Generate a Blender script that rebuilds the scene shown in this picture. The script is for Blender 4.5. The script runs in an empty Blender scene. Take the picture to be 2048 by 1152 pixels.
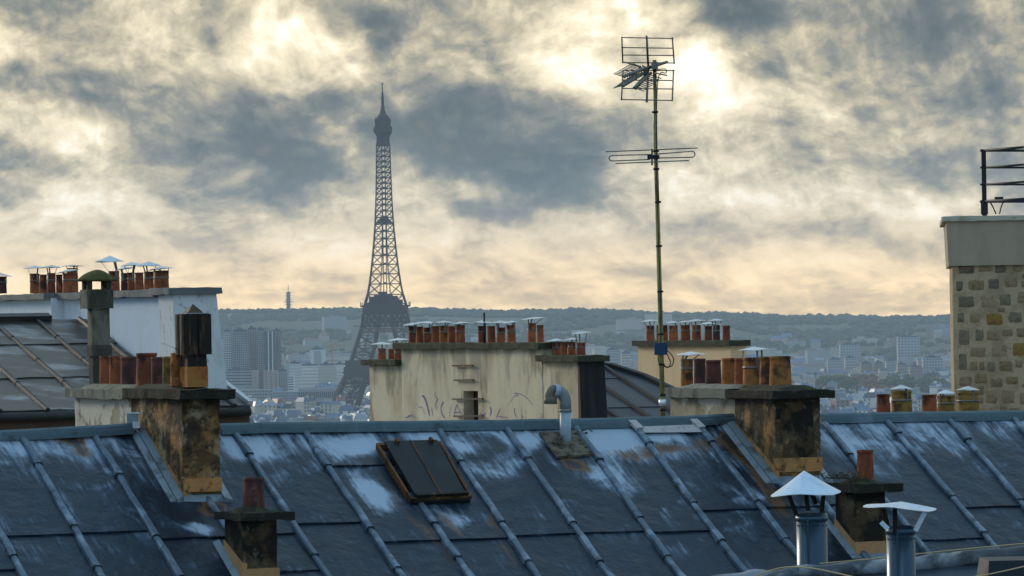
import bpy, math, random
from math import sin, cos, tan, pi, radians, atan2, sqrt, exp
from mathutils import Vector, Matrix, noise as mnoise

random.seed(7)
scn = bpy.context.scene
COL = scn.collection

# ------------------------------------------------------------------ camera
F, ROLL, PITCH = 9000.0, 0.0147, 64 / 9000.0
CAM = Vector((0, 0, 100))
fwd = Vector((0, cos(PITCH), sin(PITCH)))
upv = Vector((0, -sin(PITCH), cos(PITCH)))
xr = Vector((1, 0, 0))
RC = (cos(ROLL) * xr - sin(ROLL) * upv).normalized()
UC = (cos(ROLL) * upv + sin(ROLL) * xr).normalized()
cam_d = bpy.data.cameras.new('camera')
cam = bpy.data.objects.new('camera', cam_d)
COL.objects.link(cam)
mw = Matrix((RC, UC, -fwd)).transposed().to_4x4()
mw.translation = CAM
cam.matrix_world = mw
cam_d.sensor_width = 36.0
cam_d.lens = F * 36.0 / 2048
cam_d.clip_start = 0.5
cam_d.clip_end = 40000
scn.camera = cam

# ------------------------------------------------------------------ render / exposure
scn.view_settings.view_transform = 'Standard'
scn.view_settings.look = 'None'
scn.view_settings.gamma = 1
scn.view_settings.exposure = 0.55
scn.view_settings.use_curve_mapping = False
cy = scn.cycles
cy.use_denoising = True
cy.use_adaptive_sampling = True
cy.adaptive_threshold = 0.02
cy.max_bounces = 6
cy.diffuse_bounces = 3
cy.glossy_bounces = 3
cy.transmission_bounces = 3
cy.volume_bounces = 2
cy.sample_clamp_indirect = 4

SUN_AZ, SUN_EL = radians(-42), radians(17)      # azimuth measured from the view axis towards the right


# ------------------------------------------------------------------ node helpers
class NT:
    def __init__(s, tree):
        s.t = tree
        s.n = tree.nodes
        s.l = tree.links

    def set(s, sock, v):
        if isinstance(v, bpy.types.NodeSocket):
            s.l.new(v, sock)
        elif v is not None:
            if isinstance(v, (tuple, list)) and len(v) == 3 and sock.type == 'RGBA':
                v = (*v, 1)
            sock.default_value = v

    def math(s, op, a, b=None, c=None, clamp=False):
        n = s.n.new('ShaderNodeMath'); n.operation = op; n.use_clamp = clamp
        s.set(n.inputs[0], a)
        if b is not None: s.set(n.inputs[1], b)
        if c is not None: s.set(n.inputs[2], c)
        return n.outputs[0]

    def vmath(s, op, a, b=None):
        n = s.n.new('ShaderNodeVectorMath'); n.operation = op
        s.set(n.inputs[0], a)
        if b is not None:
            if op == 'SCALE': s.set(n.inputs[3], b)
            else: s.set(n.inputs[1], b)
        return n.outputs[1] if op in ('LENGTH', 'DOT_PRODUCT', 'DISTANCE') else n.outputs[0]

    def sstep(s, v, lo, hi, a=0.0, b=1.0):
        n = s.n.new('ShaderNodeMapRange'); n.interpolation_type = 'SMOOTHSTEP'
        s.set(n.inputs[0], v); s.set(n.inputs[1], lo); s.set(n.inputs[2], hi); s.set(n.inputs[3], a); s.set(n.inputs[4], b)
        return n.outputs[0]

    def noise(s, vec, scale=1.0, detail=4, rough=0.55, dist=0.0, color=False):
        n = s.n.new('ShaderNodeTexNoise'); n.noise_dimensions = '3D'
        s.set(n.inputs['Vector'], vec)
        n.inputs['Scale'].default_value = scale
        n.inputs['Detail'].default_value = detail
        n.inputs['Roughness'].default_value = rough
        n.inputs['Distortion'].default_value = dist
        return n.outputs[1] if color else n.outputs[0]

    def mix(s, fac, a, b, mode='MIX'):
        n = s.n.new('ShaderNodeMix'); n.data_type = 'RGBA'; n.blend_type = mode
        s.set(n.inputs[0], fac); s.set(n.inputs[6], a); s.set(n.inputs[7], b)
        return n.outputs[2]

    def comb(s, x, y, z):
        n = s.n.new('ShaderNodeCombineXYZ')
        s.set(n.inputs[0], x); s.set(n.inputs[1], y); s.set(n.inputs[2], z)
        return n.outputs[0]

    def sep(s, v):
        n = s.n.new('ShaderNodeSeparateXYZ'); s.set(n.inputs[0], v)
        return n.outputs

    def ramp(s, fac, stops):
        n = s.n.new('ShaderNodeValToRGB'); s.set(n.inputs[0], fac)
        cr = n.color_ramp
        while len(cr.elements) < len(stops): cr.elements.new(0.5)
        for e, (p, c) in zip(cr.elements, stops):
            e.position = p; e.color = (*c, 1)
        return n.outputs[0]


def srgb(r, g, b):
    f = lambda c: (c / 255 / 12.92) if c / 255 <= 0.04045 else ((c / 255 + 0.055) / 1.055) ** 2.4
    return (f(r), f(g), f(b))


# ------------------------------------------------------------------ world
def make_world():
    w = bpy.data.worlds.new('World'); scn.world = w; w.use_nodes = True
    t = w.node_tree; t.nodes.clear(); q = NT(t)
    out = t.nodes.new('ShaderNodeOutputWorld'); bg = t.nodes.new('ShaderNodeBackground')
    t.links.new(bg.outputs[0], out.inputs[0])
    tc = t.nodes.new('ShaderNodeTexCoord')
    d = tc.outputs['Generated']
    x, y, z = q.sep(d)
    sky = t.nodes.new('ShaderNodeTexSky'); sky.sky_type = 'NISHITA'; sky.sun_disc = False
    sky.sun_elevation = SUN_EL; sky.sun_rotation = SUN_AZ
    sky.air_density = 1.2; sky.dust_density = 1.5
    clear = q.vmath('SCALE', sky.outputs[0], 0.07)
    az = q.math('ARCTAN2', x, y)
    el = q.math('ARCSINE', z)
    # cloud density: banks of large clouds, broken by turbulence
    zc = q.math('MAXIMUM', z, -0.012)      # cloud banks are seen more and more edge-on towards the horizon
    zl = q.math('MULTIPLY', q.math('LOGARITHM', q.math('ADD', zc, 0.022), 2.71828), 0.046)
    zl = q.math('ADD', zl, q.math('MULTIPLY', z, 0.55))
    base = q.comb(x, y, zl)
    wv = q.noise(base, 22, 5, 0.55, color=True)
    warp = q.vmath('SCALE', q.vmath('SUBTRACT', wv, (0.5, 0.5, 0.5)), 0.022)
    p = q.vmath('ADD', base, warp)
    big = q.noise(p, 12, 4, 0.5, 0.0)
    fine = q.noise(p, 25, 12, 0.57, 0.0)
    wisp = q.noise(q.vmath('ADD', q.comb(x, y, q.math('MULTIPLY', zl, 1.4)), warp), 150, 8, 0.62, 0.15)
    # individual cloud banks (azimuth, elevation, half widths in rad, brightness)
    pa = q.math('ADD', az, q.math('MULTIPLY', q.math('SUBTRACT', q.sep(wv)[0], 0.5), 0.035))
    pe = q.math('ADD', el, q.math('MULTIPLY', q.math('SUBTRACT', q.sep(wv)[1], 0.5), 0.022))
    ae = q.comb(pa, pe, 0.0)
    B = [  # px, py, rx, ry, gain
        (590, 75, 140, 100, .26), (660, 40, 60, 50, .10), (520, 60, 60, 70, .08), (380, 70, 130, 130, .16), (250, 150, 110, 90, .14), (90, 70, 120, 70, .02), (1400, 165, 110, 80, .24), (1460, 200, 90, 45, .22), (1395, 120, 50, 60, .12), (1500, 245, 150, 60, .18),
        (1090, 110, 130, 110, .30), (950, 40, 90, 80, .12), (1240, 60, 140, 80, .08), (1650, 170, 110, 40, .05),
        (120, 470, 260, 90, .18), (330, 440, 220, 90, .20), (640, 420, 130, 90, .24), (860, 440, 120, 70, .25), (470, 520, 300, 60, .14),
        (1030, 470, 120, 50, .18), (1180, 520, 200, 60, .12), (1430, 400, 180, 80, .22), (1620, 390, 160, 70, .20), (1360, 290, 120, 80, .20), (1880, 410, 120, 50, .18),
        (1600, 540, 400, 50, .10), (200, 560, 300, 40, .12),
        (60, 165, 190, 55, -.22), (250, 190, 120, 45, -.12), (440, 270, 180, 70, -.22), (560, 350, 160, 50, -.14), (900, 250, 200, 90, -.20), (1080, 330, 170, 70, -.27), (940, 160, 90, 90, -.05),
        (770, 60, 55, 65, -.26), (1490, 20, 110, 45, -.38), (1850, 60, 200, 90, -.16), (1960, 260, 160, 150, -.24), (1740, 200, 160, 70, -.12), (980, 425, 90, 30, -.30),
        (1150, 390, 90, 30, -.12), (1560, 470, 200, 35, -.10), (60, 330, 160, 60, -.07), (350, 560, 80, 30, -.06), (1770, 480, 130, 50, -.12), (1240, 200, 90, 60, -.10)]
    acc = None
    for px, py, rx, ry, g in B:
        a = (px - 1024) / F
        e = (640 - (py + ROLL * (px - 1024))) / F
        dd = q.vmath('LENGTH', q.vmath('MULTIPLY', q.vmath('SUBTRACT', ae, (a, e, 0)), (F / rx / 1.55, F / ry / 1.55, 0)))
        gg = q.sstep(dd, 0.0, 1.0, g * (0.95 if g > 0 else 1.25), 0.0)
        acc = gg if acc is None else q.math('ADD', acc, gg)
    sunward = (0.003, 0.0, 0.0065)
    fine_b = q.noise(q.vmath('ADD', p, sunward), 25, 12, 0.57, 0.0)
    relief = q.math('SUBTRACT', fine, fine_b)
    p2 = q.vmath('ADD', q.comb(x, y, q.math('MULTIPLY', zl, 1.1)), warp)
    m1 = q.noise(p2, 70, 8, 0.60, 0.0)
    m2 = q.noise(q.vmath('ADD', p2, (0.001, 0.0, 0.0024)), 70, 8, 0.60, 0.0)
    relief2 = q.math('SUBTRACT', m1, m2)
    v = q.math('ADD', 0.525, acc)
    v = q.math('ADD', v, q.math('MULTIPLY', q.math('SUBTRACT', big, 0.5), 0.80))
    v = q.math('ADD', v, q.math('MULTIPLY', q.math('SUBTRACT', fine, 0.5), 0.95))
    v = q.math('ADD', v, q.math('MULTIPLY', q.math('SUBTRACT', m1, 0.5), 0.30))
    v = q.math('ADD', v, q.math('MULTIPLY', relief, 1.35))
    v = q.math('ADD', v, q.math('MULTIPLY', relief2, 0.75))
    v = q.math('ADD', v, q.math('MULTIPLY', q.math('SUBTRACT', wisp, 0.5), 0.16))
    # clouds against the sun side are bright and warm, behind the viewer grey and cool
    toward = q.vmath('DOT_PRODUCT', d, Vector((0.05, 0.99, 0.12)).normalized())
    tw = q.math('MULTIPLY', q.sstep(toward, -0.2, 0.98), q.sstep(el, 0.12, 0.75, 1.0, 0.0))
    warm = q.ramp(v, [(0.0, srgb(64, 74, 78)), (0.22, srgb(90, 95, 93)), (0.38, srgb(122, 120, 110)), (0.54, srgb(165, 155, 130)), (0.80, srgb(222, 207, 175)), (1.0, srgb(252, 244, 226))])
    cool = q.ramp(v, [(0.0, srgb(96, 124, 143)), (0.4, srgb(122, 152, 174)), (0.8, srgb(160, 190, 208)), (1.0, srgb(195, 215, 228))])
    cl = q.mix(tw, cool, warm)
    # near the horizon the light is yellow
    hz = q.sstep(q.math('ABSOLUTE', el), 0.0, 0.030, 1.0, 0.0)
    hz = q.math('MULTIPLY', hz, tw)
    cl = q.mix(q.math('MULTIPLY', hz, 0.80), cl, q.mix(q.sstep(v, 0.2, 0.8), (.72, .49, .22), (1.42, .97, .44)))
    # gaps of clear sky
    gap = q.sstep(q.math('ADD', q.math('MULTIPLY', fine, 0.6), q.math('MULTIPLY', v, 0.8)), 0.10, 0.34, 0.6, 0.0)
    c = q.mix(q.math('MULTIPLY', gap, 0.18), cl, clear)
    below = q.sstep(z, -0.03, -0.005, 1.0, 0.0)
    c = q.mix(below, c, (0.06, 0.075, 0.095))
    q.set(bg.inputs[0], c)
    bg.inputs[1].default_value = 1.12


make_world()

sd = bpy.data.lights.new('sun', 'SUN'); sd.energy = 1.35; sd.angle = radians(11); sd.color = (1, .86, .66)
so = bpy.data.objects.new('sun', sd); COL.objects.link(so)
sdir = Vector((sin(SUN_AZ) * cos(SUN_EL), cos(SUN_AZ) * cos(SUN_EL), sin(SUN_EL)))
so.rotation_euler = sdir.to_track_quat('Z', 'Y').to_euler()
so.location = CAM + sdir * 50


# ------------------------------------------------------------------ projection helpers (where things stand)
def ray(px, py):
    return fwd + RC * ((px - 1024) / F) - UC * ((py - 576) / F)


def P(px, py, Y):
    r = ray(px, py)
    return CAM + r * (Y / r.y)


def proj(p):
    d = p - CAM
    k = F / d.dot(fwd)
    return 1024 + d.dot(RC) * k, 576 - d.dot(UC) * k


TH = radians(24)
RH = Vector((cos(TH), sin(TH), 0))       # along the ridges
SH = Vector((sin(TH), -cos(TH), 0))      # down the street-side slopes
Z3 = Vector((0, 0, 1))


class Plane:
    """a roof plane: origin on its upper edge, U along it, V down the slope"""
    def __init__(s, o, u, phi):
        s.o = o
        s.U = u.normalized()
        s.V = (SH * cos(phi) - Z3 * sin(phi)).normalized()
        s.V = (s.V - s.U * s.V.dot(s.U)).normalized()
        s.N = s.U.cross(s.V).normalized()
        if s.N.z < 0: s.N = -s.N

    def hit(s, px, py, h=0.0):
        r = ray(px, py)
        t = (s.o + s.N * h - CAM).dot(s.N) / r.dot(s.N)
        return CAM + r * t

    def uv(s, p):
        d = p - s.o
        return d.dot(s.U), d.dot(s.V)

    def puv(s, px, py):
        return s.uv(s.hit(px, py))

    def at(s, u, v, h=0.0):
        return s.o + s.U * u + s.V * v + s.N * h


# main roof plane, from its ridge as seen
_c = P(1024, 854, 40.0)
_yl = 40.0 - (1024 / F * 40) * tan(TH) * 1.0
_a = P(0, 874, 37.85)
_b = P(2048, 834, 42.4)
MR = Plane(_c, _b - _a, radians(30))


# ------------------------------------------------------------------ mesh helpers
class MB:
    def __init__(s):
        s.v = []; s.f = []; s.sm = []; s.mi = []; s.uvs = None; s.cur = 0

    def add(s, vs, fs, smooth=False):
        b = len(s.v)
        s.v += [Vector(x) for x in vs]
        for f in fs:
            s.f.append(tuple(i + b for i in f)); s.sm.append(smooth); s.mi.append(s.cur)
        return s

    def hexa(s, c8):
        """8 corners: bottom 4 ccw, top 4 ccw"""
        return s.add(c8, [(3, 2, 1, 0), (4, 5, 6, 7), (0, 1, 5, 4), (1, 2, 6, 5), (2, 3, 7, 6), (3, 0, 4, 7)])

    def box(s, o, a, b, c):
        """origin corner and three edge vectors"""
        o, a, b, c = map(Vector, (o, a, b, c))
        return s.hexa([o, o + a, o + a + b, o + b, o + c, o + a + c, o + a + b + c, o + b + c])

    def cbox(s, ctr, sx, sy, sz, yaw=0):
        a = Vector((cos(yaw), sin(yaw), 0)) * sx; b = Vector((-sin(yaw), cos(yaw), 0)) * sy; c = Z3 * sz
        return s.box(Vector(ctr) - a / 2 - b / 2, a, b, c)

    def bar(s, p, q, w, h=None, up=None):
        p, q = Vector(p), Vector(q); h = h or w
        d = (q - p)
        if d.length < 1e-6: return s
        up = Vector(up) if up else (Z3 if abs(d.normalized().z) < .95 else Vector((0, 1, 0)))
        a = d.cross(up).normalized() * w; b = a.cross(d).normalized() * h
        return s.box(p - a / 2 - b / 2, a, b, d)

    def tube(s, pts, r, n=8, caps=True, rs=None):
        pts = [Vector(p) for p in pts]
        base = len(s.v); vs = []; prev = None
        for i, p in enumerate(pts):
            d = (pts[min(i + 1, len(pts) - 1)] - pts[max(i - 1, 0)]).normalized()
            if prev is None:
                a = d.cross(Z3 if abs(d.z) < .9 else Vector((1, 0, 0))).normalized()
            else:
                a = (prev - d * prev.dot(d)).normalized()
            prev = a; b = d.cross(a)
            rr = rs[i] if rs else r
            for k in range(n):
                t = 2 * pi * k / n
                vs.append(p + a * cos(t) * rr + b * sin(t) * rr)
        fs = []
        for i in range(len(pts) - 1):
            for k in range(n):
                k2 = (k + 1) % n
                fs.append((i * n + k, i * n + k2, (i + 1) * n + k2, (i + 1) * n + k))
        s.add(vs, fs, True)
        if caps:
            s.f.append(tuple(base + k for k in reversed(range(n)))); s.sm.append(False); s.mi.append(s.cur)
            s.f.append(tuple(base + (len(pts) - 1) * n + k for k in range(n))); s.sm.append(False); s.mi.append(s.cur)
        return s

    def lathe(s, c, prof, n=16, smooth=True, axis=None, jit=0):
        c = Vector(c); vs = []; fs = []
        for (r, z) in prof:
            for k in range(n):
                t = 2 * pi * k / n
                vs.append(c + Vector((r * cos(t), r * sin(t), z)))
        m = len(prof)
        for i in range(m - 1):
            for k in range(n):
                k2 = (k + 1) % n
                fs.append((i * n + k, i * n + k2, (i + 1) * n + k2, (i + 1) * n + k))
        return s.add(vs, fs, smooth)

    def rough(s, o, a, b, c, cell=.06, amp=.006, fr=6.0, batter=0.0):
        """box whose faces are gridded and slightly uneven"""
        o, a, b, c = map(Vector, (o, a, b, c))
        na, nb, nc = [max(2, min(40, int(round(x.length / cell)))) for x in (a, b, c)]
        ctr = o + (a + b + c) / 2
        idx = {}

        def vid(i, j, k):
            key = (i, j, k)
            if key not in idx:
                p = o + a * (i / na) + b * (j / nb) + c * (k / nc)
                if batter:
                    t = 1 - batter * (k / nc)
                    q = o + (a + b) / 2 + c * (k / nc)
                    p = q + (p - q) * t
                nv = mnoise.noise_vector(p * fr) * amp + mnoise.noise_vector(p * fr * 3.1) * amp * .5
                p = p + nv
                idx[key] = len(s.v); s.v.append(p)
            return idx[key]

        def quad(q): s.f.append(q); s.sm.append(False); s.mi.append(s.cur)
        for i in range(na):
            for j in range(nb):
                quad((vid(i, j, 0), vid(i, j + 1, 0), vid(i + 1, j + 1, 0), vid(i + 1, j, 0)))
                quad((vid(i, j, nc), vid(i + 1, j, nc), vid(i + 1, j + 1, nc), vid(i, j + 1, nc)))
        for i in range(na):
            for k in range(nc):
                quad((vid(i, 0, k), vid(i + 1, 0, k), vid(i + 1, 0, k + 1), vid(i, 0, k + 1)))
                quad((vid(i, nb, k), vid(i, nb, k + 1), vid(i + 1, nb, k + 1), vid(i + 1, nb, k)))
        for j in range(nb):
            for k in range(nc):
                quad((vid(0, j, k), vid(0, j, k + 1), vid(0, j + 1, k + 1), vid(0, j + 1, k)))
                quad((vid(na, j, k), vid(na, j + 1, k), vid(na, j + 1, k + 1), vid(na, j, k + 1)))
        return s

    def build(s, name, mat, parent=None, origin=None, uvfun=None):
        if origin is None:
            lo = Vector((min(p.x for p in s.v), min(p.y for p in s.v), min(p.z for p in s.v)))
            hi = Vector((max(p.x for p in s.v), max(p.y for p in s.v), max(p.z for p in s.v)))
            origin = Vector(((lo.x + hi.x) / 2, (lo.y + hi.y) / 2, lo.z))
        origin = Vector(origin)
        me = bpy.data.meshes.new(name)
        me.from_pydata([tuple(p - origin) for p in s.v], [], s.f)
        me.polygons.foreach_set('use_smooth', s.sm)
        mats = mat if isinstance(mat, (list, tuple)) else [mat]
        for m in mats: me.materials.append(m)
        if len(mats) > 1: me.polygons.foreach_set('material_index', s.mi)
        if uvfun:
            ul = me.uv_layers.new(name='UVMap')
            co = [uvfun(p) for p in s.v]
            flat = []
            for lp in me.loops: flat += co[lp.vertex_index]
            ul.data.foreach_set('uv', flat)
        me.update()
        o = bpy.data.objects.new(name, me); COL.objects.link(o)
        place(o, origin, parent)
        return o


def place(o, loc, parent=None):
    o['_w'] = tuple(loc)
    if parent is not None:
        o.parent = parent
        o.location = Vector(loc) - Vector(parent['_w'])
    else:
        o.location = loc


def empty(name, loc, label, cat, group=None):
    o = bpy.data.objects.new(name, None); COL.objects.link(o)
    o.empty_display_size = .1
    place(o, loc)
    return tag(o, label, cat, group)


def tag(o, label=None, cat=None, group=None, kind=None):
    if label: o['label'] = label
    if cat: o['category'] = cat
    if group: o['group'] = group
    if kind: o['kind'] = kind
    return o


# ------------------------------------------------------------------ materials
def M(name, base, rough=.85, metal=0.0, layers=(), bump=None, vary=.0, spec=.3, moss=None, huevary=None):
    """layers: (colour, (sx,sy,sz), lo, hi, amount, detail[, height]) noise-masked stains; height h adds Generated.z*h to the mask"""
    m = bpy.data.materials.new(name); m.use_nodes = True
    t = m.node_tree; q = NT(t); b = t.nodes['Principled BSDF']
    tc = t.nodes.new('ShaderNodeTexCoord'); oi = t.nodes.new('ShaderNodeObjectInfo')
    rnd = oi.outputs['Random']
    off = q.comb(q.math('MULTIPLY', rnd, 31.7), q.math('MULTIPLY', rnd, 17.3), q.math('MULTIPLY', rnd, 57.1))
    vec = q.vmath('ADD', tc.outputs['Object'], off)
    gz = q.sep(tc.outputs['Generated'])[2]
    c = base
    if huevary:
        c = q.mix(q.math('FRACT', q.math('MULTIPLY', rnd, 7.31)), base, huevary)
    for L in layers:
        col, sc, lo, hi, amt, det = L[:6]
        n = q.noise(q.vmath('MULTIPLY', vec, sc), 1.0, det, .6, .3)
        if len(L) > 6 and L[6]:
            n = q.math('ADD', n, q.math('MULTIPLY', q.math('SUBTRACT', gz, .5), L[6]))
        f = q.math('MULTIPLY', q.sstep(n, lo, hi), amt)
        c = q.mix(f, c, col)
    if moss:
        nz = q.sep(t.nodes.new('ShaderNodeNewGeometry').outputs['Normal'])[2]
        n = q.noise(vec, moss[1], 5, .65)
        f = q.math('MULTIPLY', q.sstep(nz, .2, .8), q.sstep(n, moss[2], moss[2] + .12))
        c = q.mix(f, c, moss[0])
    if vary:
        c = q.mix(1.0, c, q.comb(*([q.math('ADD', 1 - vary, q.math('MULTIPLY', rnd, 2 * vary))] * 3)), 'MULTIPLY')
    q.set(b.inputs['Base Color'], c)
    b.inputs['Roughness'].default_value = rough
    b.inputs['Metallic'].default_value = metal
    b.inputs['Specular IOR Level'].default_value = spec
    if bump:
        bn = t.nodes.new('ShaderNodeBump'); bn.inputs['Strength'].default_value = bump[1]
        bn.inputs['Distance'].default_value = bump[2] if len(bump) > 2 else .01
        q.set(bn.inputs['Height'], q.noise(vec, bump[0], 6, .65))
        t.links.new(bn.outputs[0], b.inputs['Normal'])
    return m


def zinc_main():
    m = bpy.data.materials.new('weathered_zinc'); m.use_nodes = True
    t = m.node_tree; q = NT(t); b = t.nodes['Principled BSDF']
    uvn = t.nodes.new('ShaderNodeUVMap'); oi = t.nodes.new('ShaderNodeObjectInfo'); rnd = oi.outputs['Random']
    uv = uvn.outputs[0]
    x, y, _ = q.sep(uv)
    p3 = q.comb(x, y, q.math('MULTIPLY', rnd, 3.0))
    wv = q.noise(p3, 2.2, 4, .6, color=True)
    wu = q.vmath('ADD', uv, q.vmath('SCALE', q.vmath('SUBTRACT', wv, (.5, .5, .5)), .34))
    n1 = q.noise(q.vmath('MULTIPLY', p3, (1, .75, 1)), 3.2, 7, .62, .6)
    n2 = q.noise(q.vmath('MULTIPLY', p3, (13, 1.1, 1)), 2.0, 6, .6, .2)
    n3 = q.noise(p3, 26, 5, .7)
    base = q.mix(q.sstep(n1, .3, .75), (.004, .012, .024), (.015, .034, .060))
    base = q.mix(q.math('MULTIPLY', q.sstep(n2, .45, .8), .55), base, (.008, .013, .021))
    base = q.mix(q.math('MULTIPLY', rnd, .60), base, (.008, .016, .026))
    # chalky patina and sky sheen painted into the colour, strongest under the ridge, plus patches
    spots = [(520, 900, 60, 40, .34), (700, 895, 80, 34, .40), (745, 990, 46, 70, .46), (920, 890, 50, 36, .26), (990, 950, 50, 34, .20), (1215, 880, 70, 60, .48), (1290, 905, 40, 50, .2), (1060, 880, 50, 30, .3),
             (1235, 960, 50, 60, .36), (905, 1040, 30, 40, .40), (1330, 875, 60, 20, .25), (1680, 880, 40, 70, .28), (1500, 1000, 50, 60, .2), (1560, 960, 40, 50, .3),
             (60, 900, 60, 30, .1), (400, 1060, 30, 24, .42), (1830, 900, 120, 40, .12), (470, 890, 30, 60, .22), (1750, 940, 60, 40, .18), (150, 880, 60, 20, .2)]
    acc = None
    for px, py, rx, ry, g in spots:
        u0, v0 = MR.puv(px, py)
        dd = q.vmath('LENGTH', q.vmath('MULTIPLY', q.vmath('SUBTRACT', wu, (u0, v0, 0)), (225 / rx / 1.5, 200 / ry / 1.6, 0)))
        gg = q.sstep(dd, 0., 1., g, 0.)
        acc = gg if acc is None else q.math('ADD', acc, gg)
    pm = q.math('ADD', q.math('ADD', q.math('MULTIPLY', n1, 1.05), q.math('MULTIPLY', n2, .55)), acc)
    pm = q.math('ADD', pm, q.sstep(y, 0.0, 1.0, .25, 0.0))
    patina_sheen = q.sstep(pm, .82, 1.20)
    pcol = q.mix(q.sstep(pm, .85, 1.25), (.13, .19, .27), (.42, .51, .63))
    c = q.mix(q.math('MULTIPLY', patina_sheen, .85), base, pcol)
    # rust and tar stains
    rust = [(1265, 913, 60, 22, .5), (1344, 902, 70, 20, .55), (1420, 890, 40, 20, .45), (1470, 885, 34, 30, .85), (1500, 930, 30, 60, .7), (1540, 1000, 26, 70, .5), (1170, 935, 30, 40, .5), (1140, 925, 20, 30, .5),
            (130, 882, 40, 14, .62), (165, 900, 30, 30, .45), (900, 1050, 20, 50, .4), (985, 1040, 18, 60, .42), (850, 1060, 20, 60, .3), (420, 1020, 30, 26, .6), (445, 1035, 16, 40, .5), (790, 1000, 20, 60, .3), (1010, 1110, 14, 60, .35), (300, 900, 24, 30, .35), (890, 1120, 18, 50, .3)]
    acc = None
    for px, py, rx, ry, g in rust:
        u0, v0 = MR.puv(px, py)
        dd = q.vmath('LENGTH', q.vmath('MULTIPLY', q.vmath('SUBTRACT', wu, (u0, v0, 0)), (225 / rx / 1.5, 200 / ry / 1.6, 0)))
        gg = q.sstep(dd, 0., 1., g, 0.)
        acc = gg if acc is None else q.math('ADD', acc, gg)
    rm = q.math('ADD', q.math('MULTIPLY', n2, .85), acc)
    rm = q.math('ADD', rm, q.math('MULTIPLY', n3, .1))
    rcol = q.mix(q.sstep(rm, .88, 1.12), (.15, .070, .022), (.022, .014, .009))
    c = q.mix(q.math('MULTIPLY', q.sstep(rm, .62, .95), .92), c, rcol)
    c = q.mix(q.math('MULTIPLY', q.sstep(n3, .62, .75), .25), c, (.04, .045, .05))
    q.set(b.inputs['Base Color'], c)
    q.set(b.inputs['Roughness'], q.sstep(n1, .3, .7, .30, .52))
    b.inputs['Metallic'].default_value = .15
    b.inputs['Specular IOR Level'].default_value = .35
    bn = t.nodes.new('ShaderNodeBump'); bn.inputs['Strength'].default_value = .7; bn.inputs['Distance'].default_value = .035
    h = q.math('ADD', q.noise(p3, 5, 3, .5), q.math('MULTIPLY', n3, .12))
    q.set(bn.inputs['Height'], h); t.links.new(bn.outputs[0], b.inputs['Normal'])
    return m


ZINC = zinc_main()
ZCAP = M('zinc_cap', (.105, .145, .19), .42, .45, [((.30, .37, .45), (5, 5, 5), .46, .68, .7, 5), ((.045, .055, .065), (9, 9, 3), .52, .7, .8, 5), ((.10, .07, .04), (14, 14, 6), .66, .78, .7, 5)], (30, .3))
ZRIDGE = M('zinc_ridge', (.085, .13, .155), .45, .35, [((.20, .26, .31), (3, 3, 6), .5, .75, .5, 5), ((.05, .065, .07), (6, 6, 9), .55, .7, .8, 5)], (14, .3))
ZLEFT = M('brown_zinc', (.060, .052, .043), .38, .35, [((.30, .31, .32), (1.0, 2.4, 3), .49, .66, .85, 7), ((.035, .03, .022), (2.5, 2.5, 2.5), .5, .7, .8, 6), ((.10, .10, .035), (5, 5, 5), .62, .72, .5, 6)], (9, .35), .12)  # pale streak layer paints light reflections into the zinc colour
ZLCAP = M('brown_zinc_cap', (.030, .030, .030), .5, .3, [((.05, .045, .04), (6, 6, 6), .5, .7, .8, 5)], (20, .3))
ZDARK = M('dark_zinc', (.035, .04, .05), .5, .2, [((.07, .078, .09), (1.5, 1.5, 3), .45, .75, .6, 4)], (12, .2), .1)
ZDCAP = M('dark_zinc_cap', (.025, .026, .03), .6, .2)
SLATE = M('black_cladding', (.012, .012, .013), .7, 0, [((.035, .033, .03), (14, 14, 1.0), .5, .75, .6, 5)], (20, .3))
GALV = M('galvanised_steel', (.62, .66, .70), .38, .55, [((.28, .30, .32), (8, 8, 8), .5, .75, .6, 5), ((.22, .12, .06), (14, 14, 14), .66, .76, .5, 5)], (25, .25), .15)
GALVB = M('bright_galvanised_sheet', (.62, .72, .84), .33, .5, [((.34, .42, .52), (6, 6, 6), .52, .75, .5, 6), ((.12, .14, .17), (22, 22, 22), .68, .78, .5, 4)], (18, .25))
PIPEZ = M('blue_grey_flue_steel', (.04, .075, .11), .32, .55, [((.05, .075, .10), (16, 16, 1.0), .45, .7, .6, 4), ((.24, .30, .36), (18, 18, .8), .62, .8, .45, 4)], (10, .15))
PVC = M('grey_pvc', (.34, .41, .48), .5, 0, [((.20, .22, .22), (10, 10, 10), .5, .8, .5, 5)], (30, .1))
PVCD = M('dirty_pvc_elbow', (.17, .14, .11), .6, 0, [((.10, .075, .05), (12, 12, 12), .42, .7, .8, 5)], (30, .15))
TERR = M('terracotta', (.42, .115, .040), .85, 0, [((.15, .035, .018), (6, 6, 4), .40, .62, .8, 6), ((.42, .14, .05), (9, 9, 6), .50, .68, .6, 6), ((.022, .015, .012), (5, 5, 4), .52, .66, .88, 7, .16), ((.40, .24, .14), (22, 22, 22), .60, .72, .4, 5)], (35, .6), .28, huevary=(.27, .070, .035))
TERD = M('dark_red_terracotta', (.12, .040, .032), .85, 0, [((.035, .018, .016), (6, 6, 4), .42, .62, .85, 6), ((.20, .09, .07), (20, 20, 20), .56, .72, .5, 5)], (35, .5), .2)
TERO = M('orange_terracotta', (.37, .115, .028), .85, 0, [((.30, .16, .045), (6, 6, 5), .46, .62, .7, 6), ((.15, .05, .02), (7, 7, 7), .48, .64, .75, 6), ((.035, .020, .012), (4.5, 4.5, 4), .51, .64, .92, 7), ((.45, .22, .10), (22, 22, 22), .58, .70, .4, 5)], (35, .6), .16)
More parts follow.
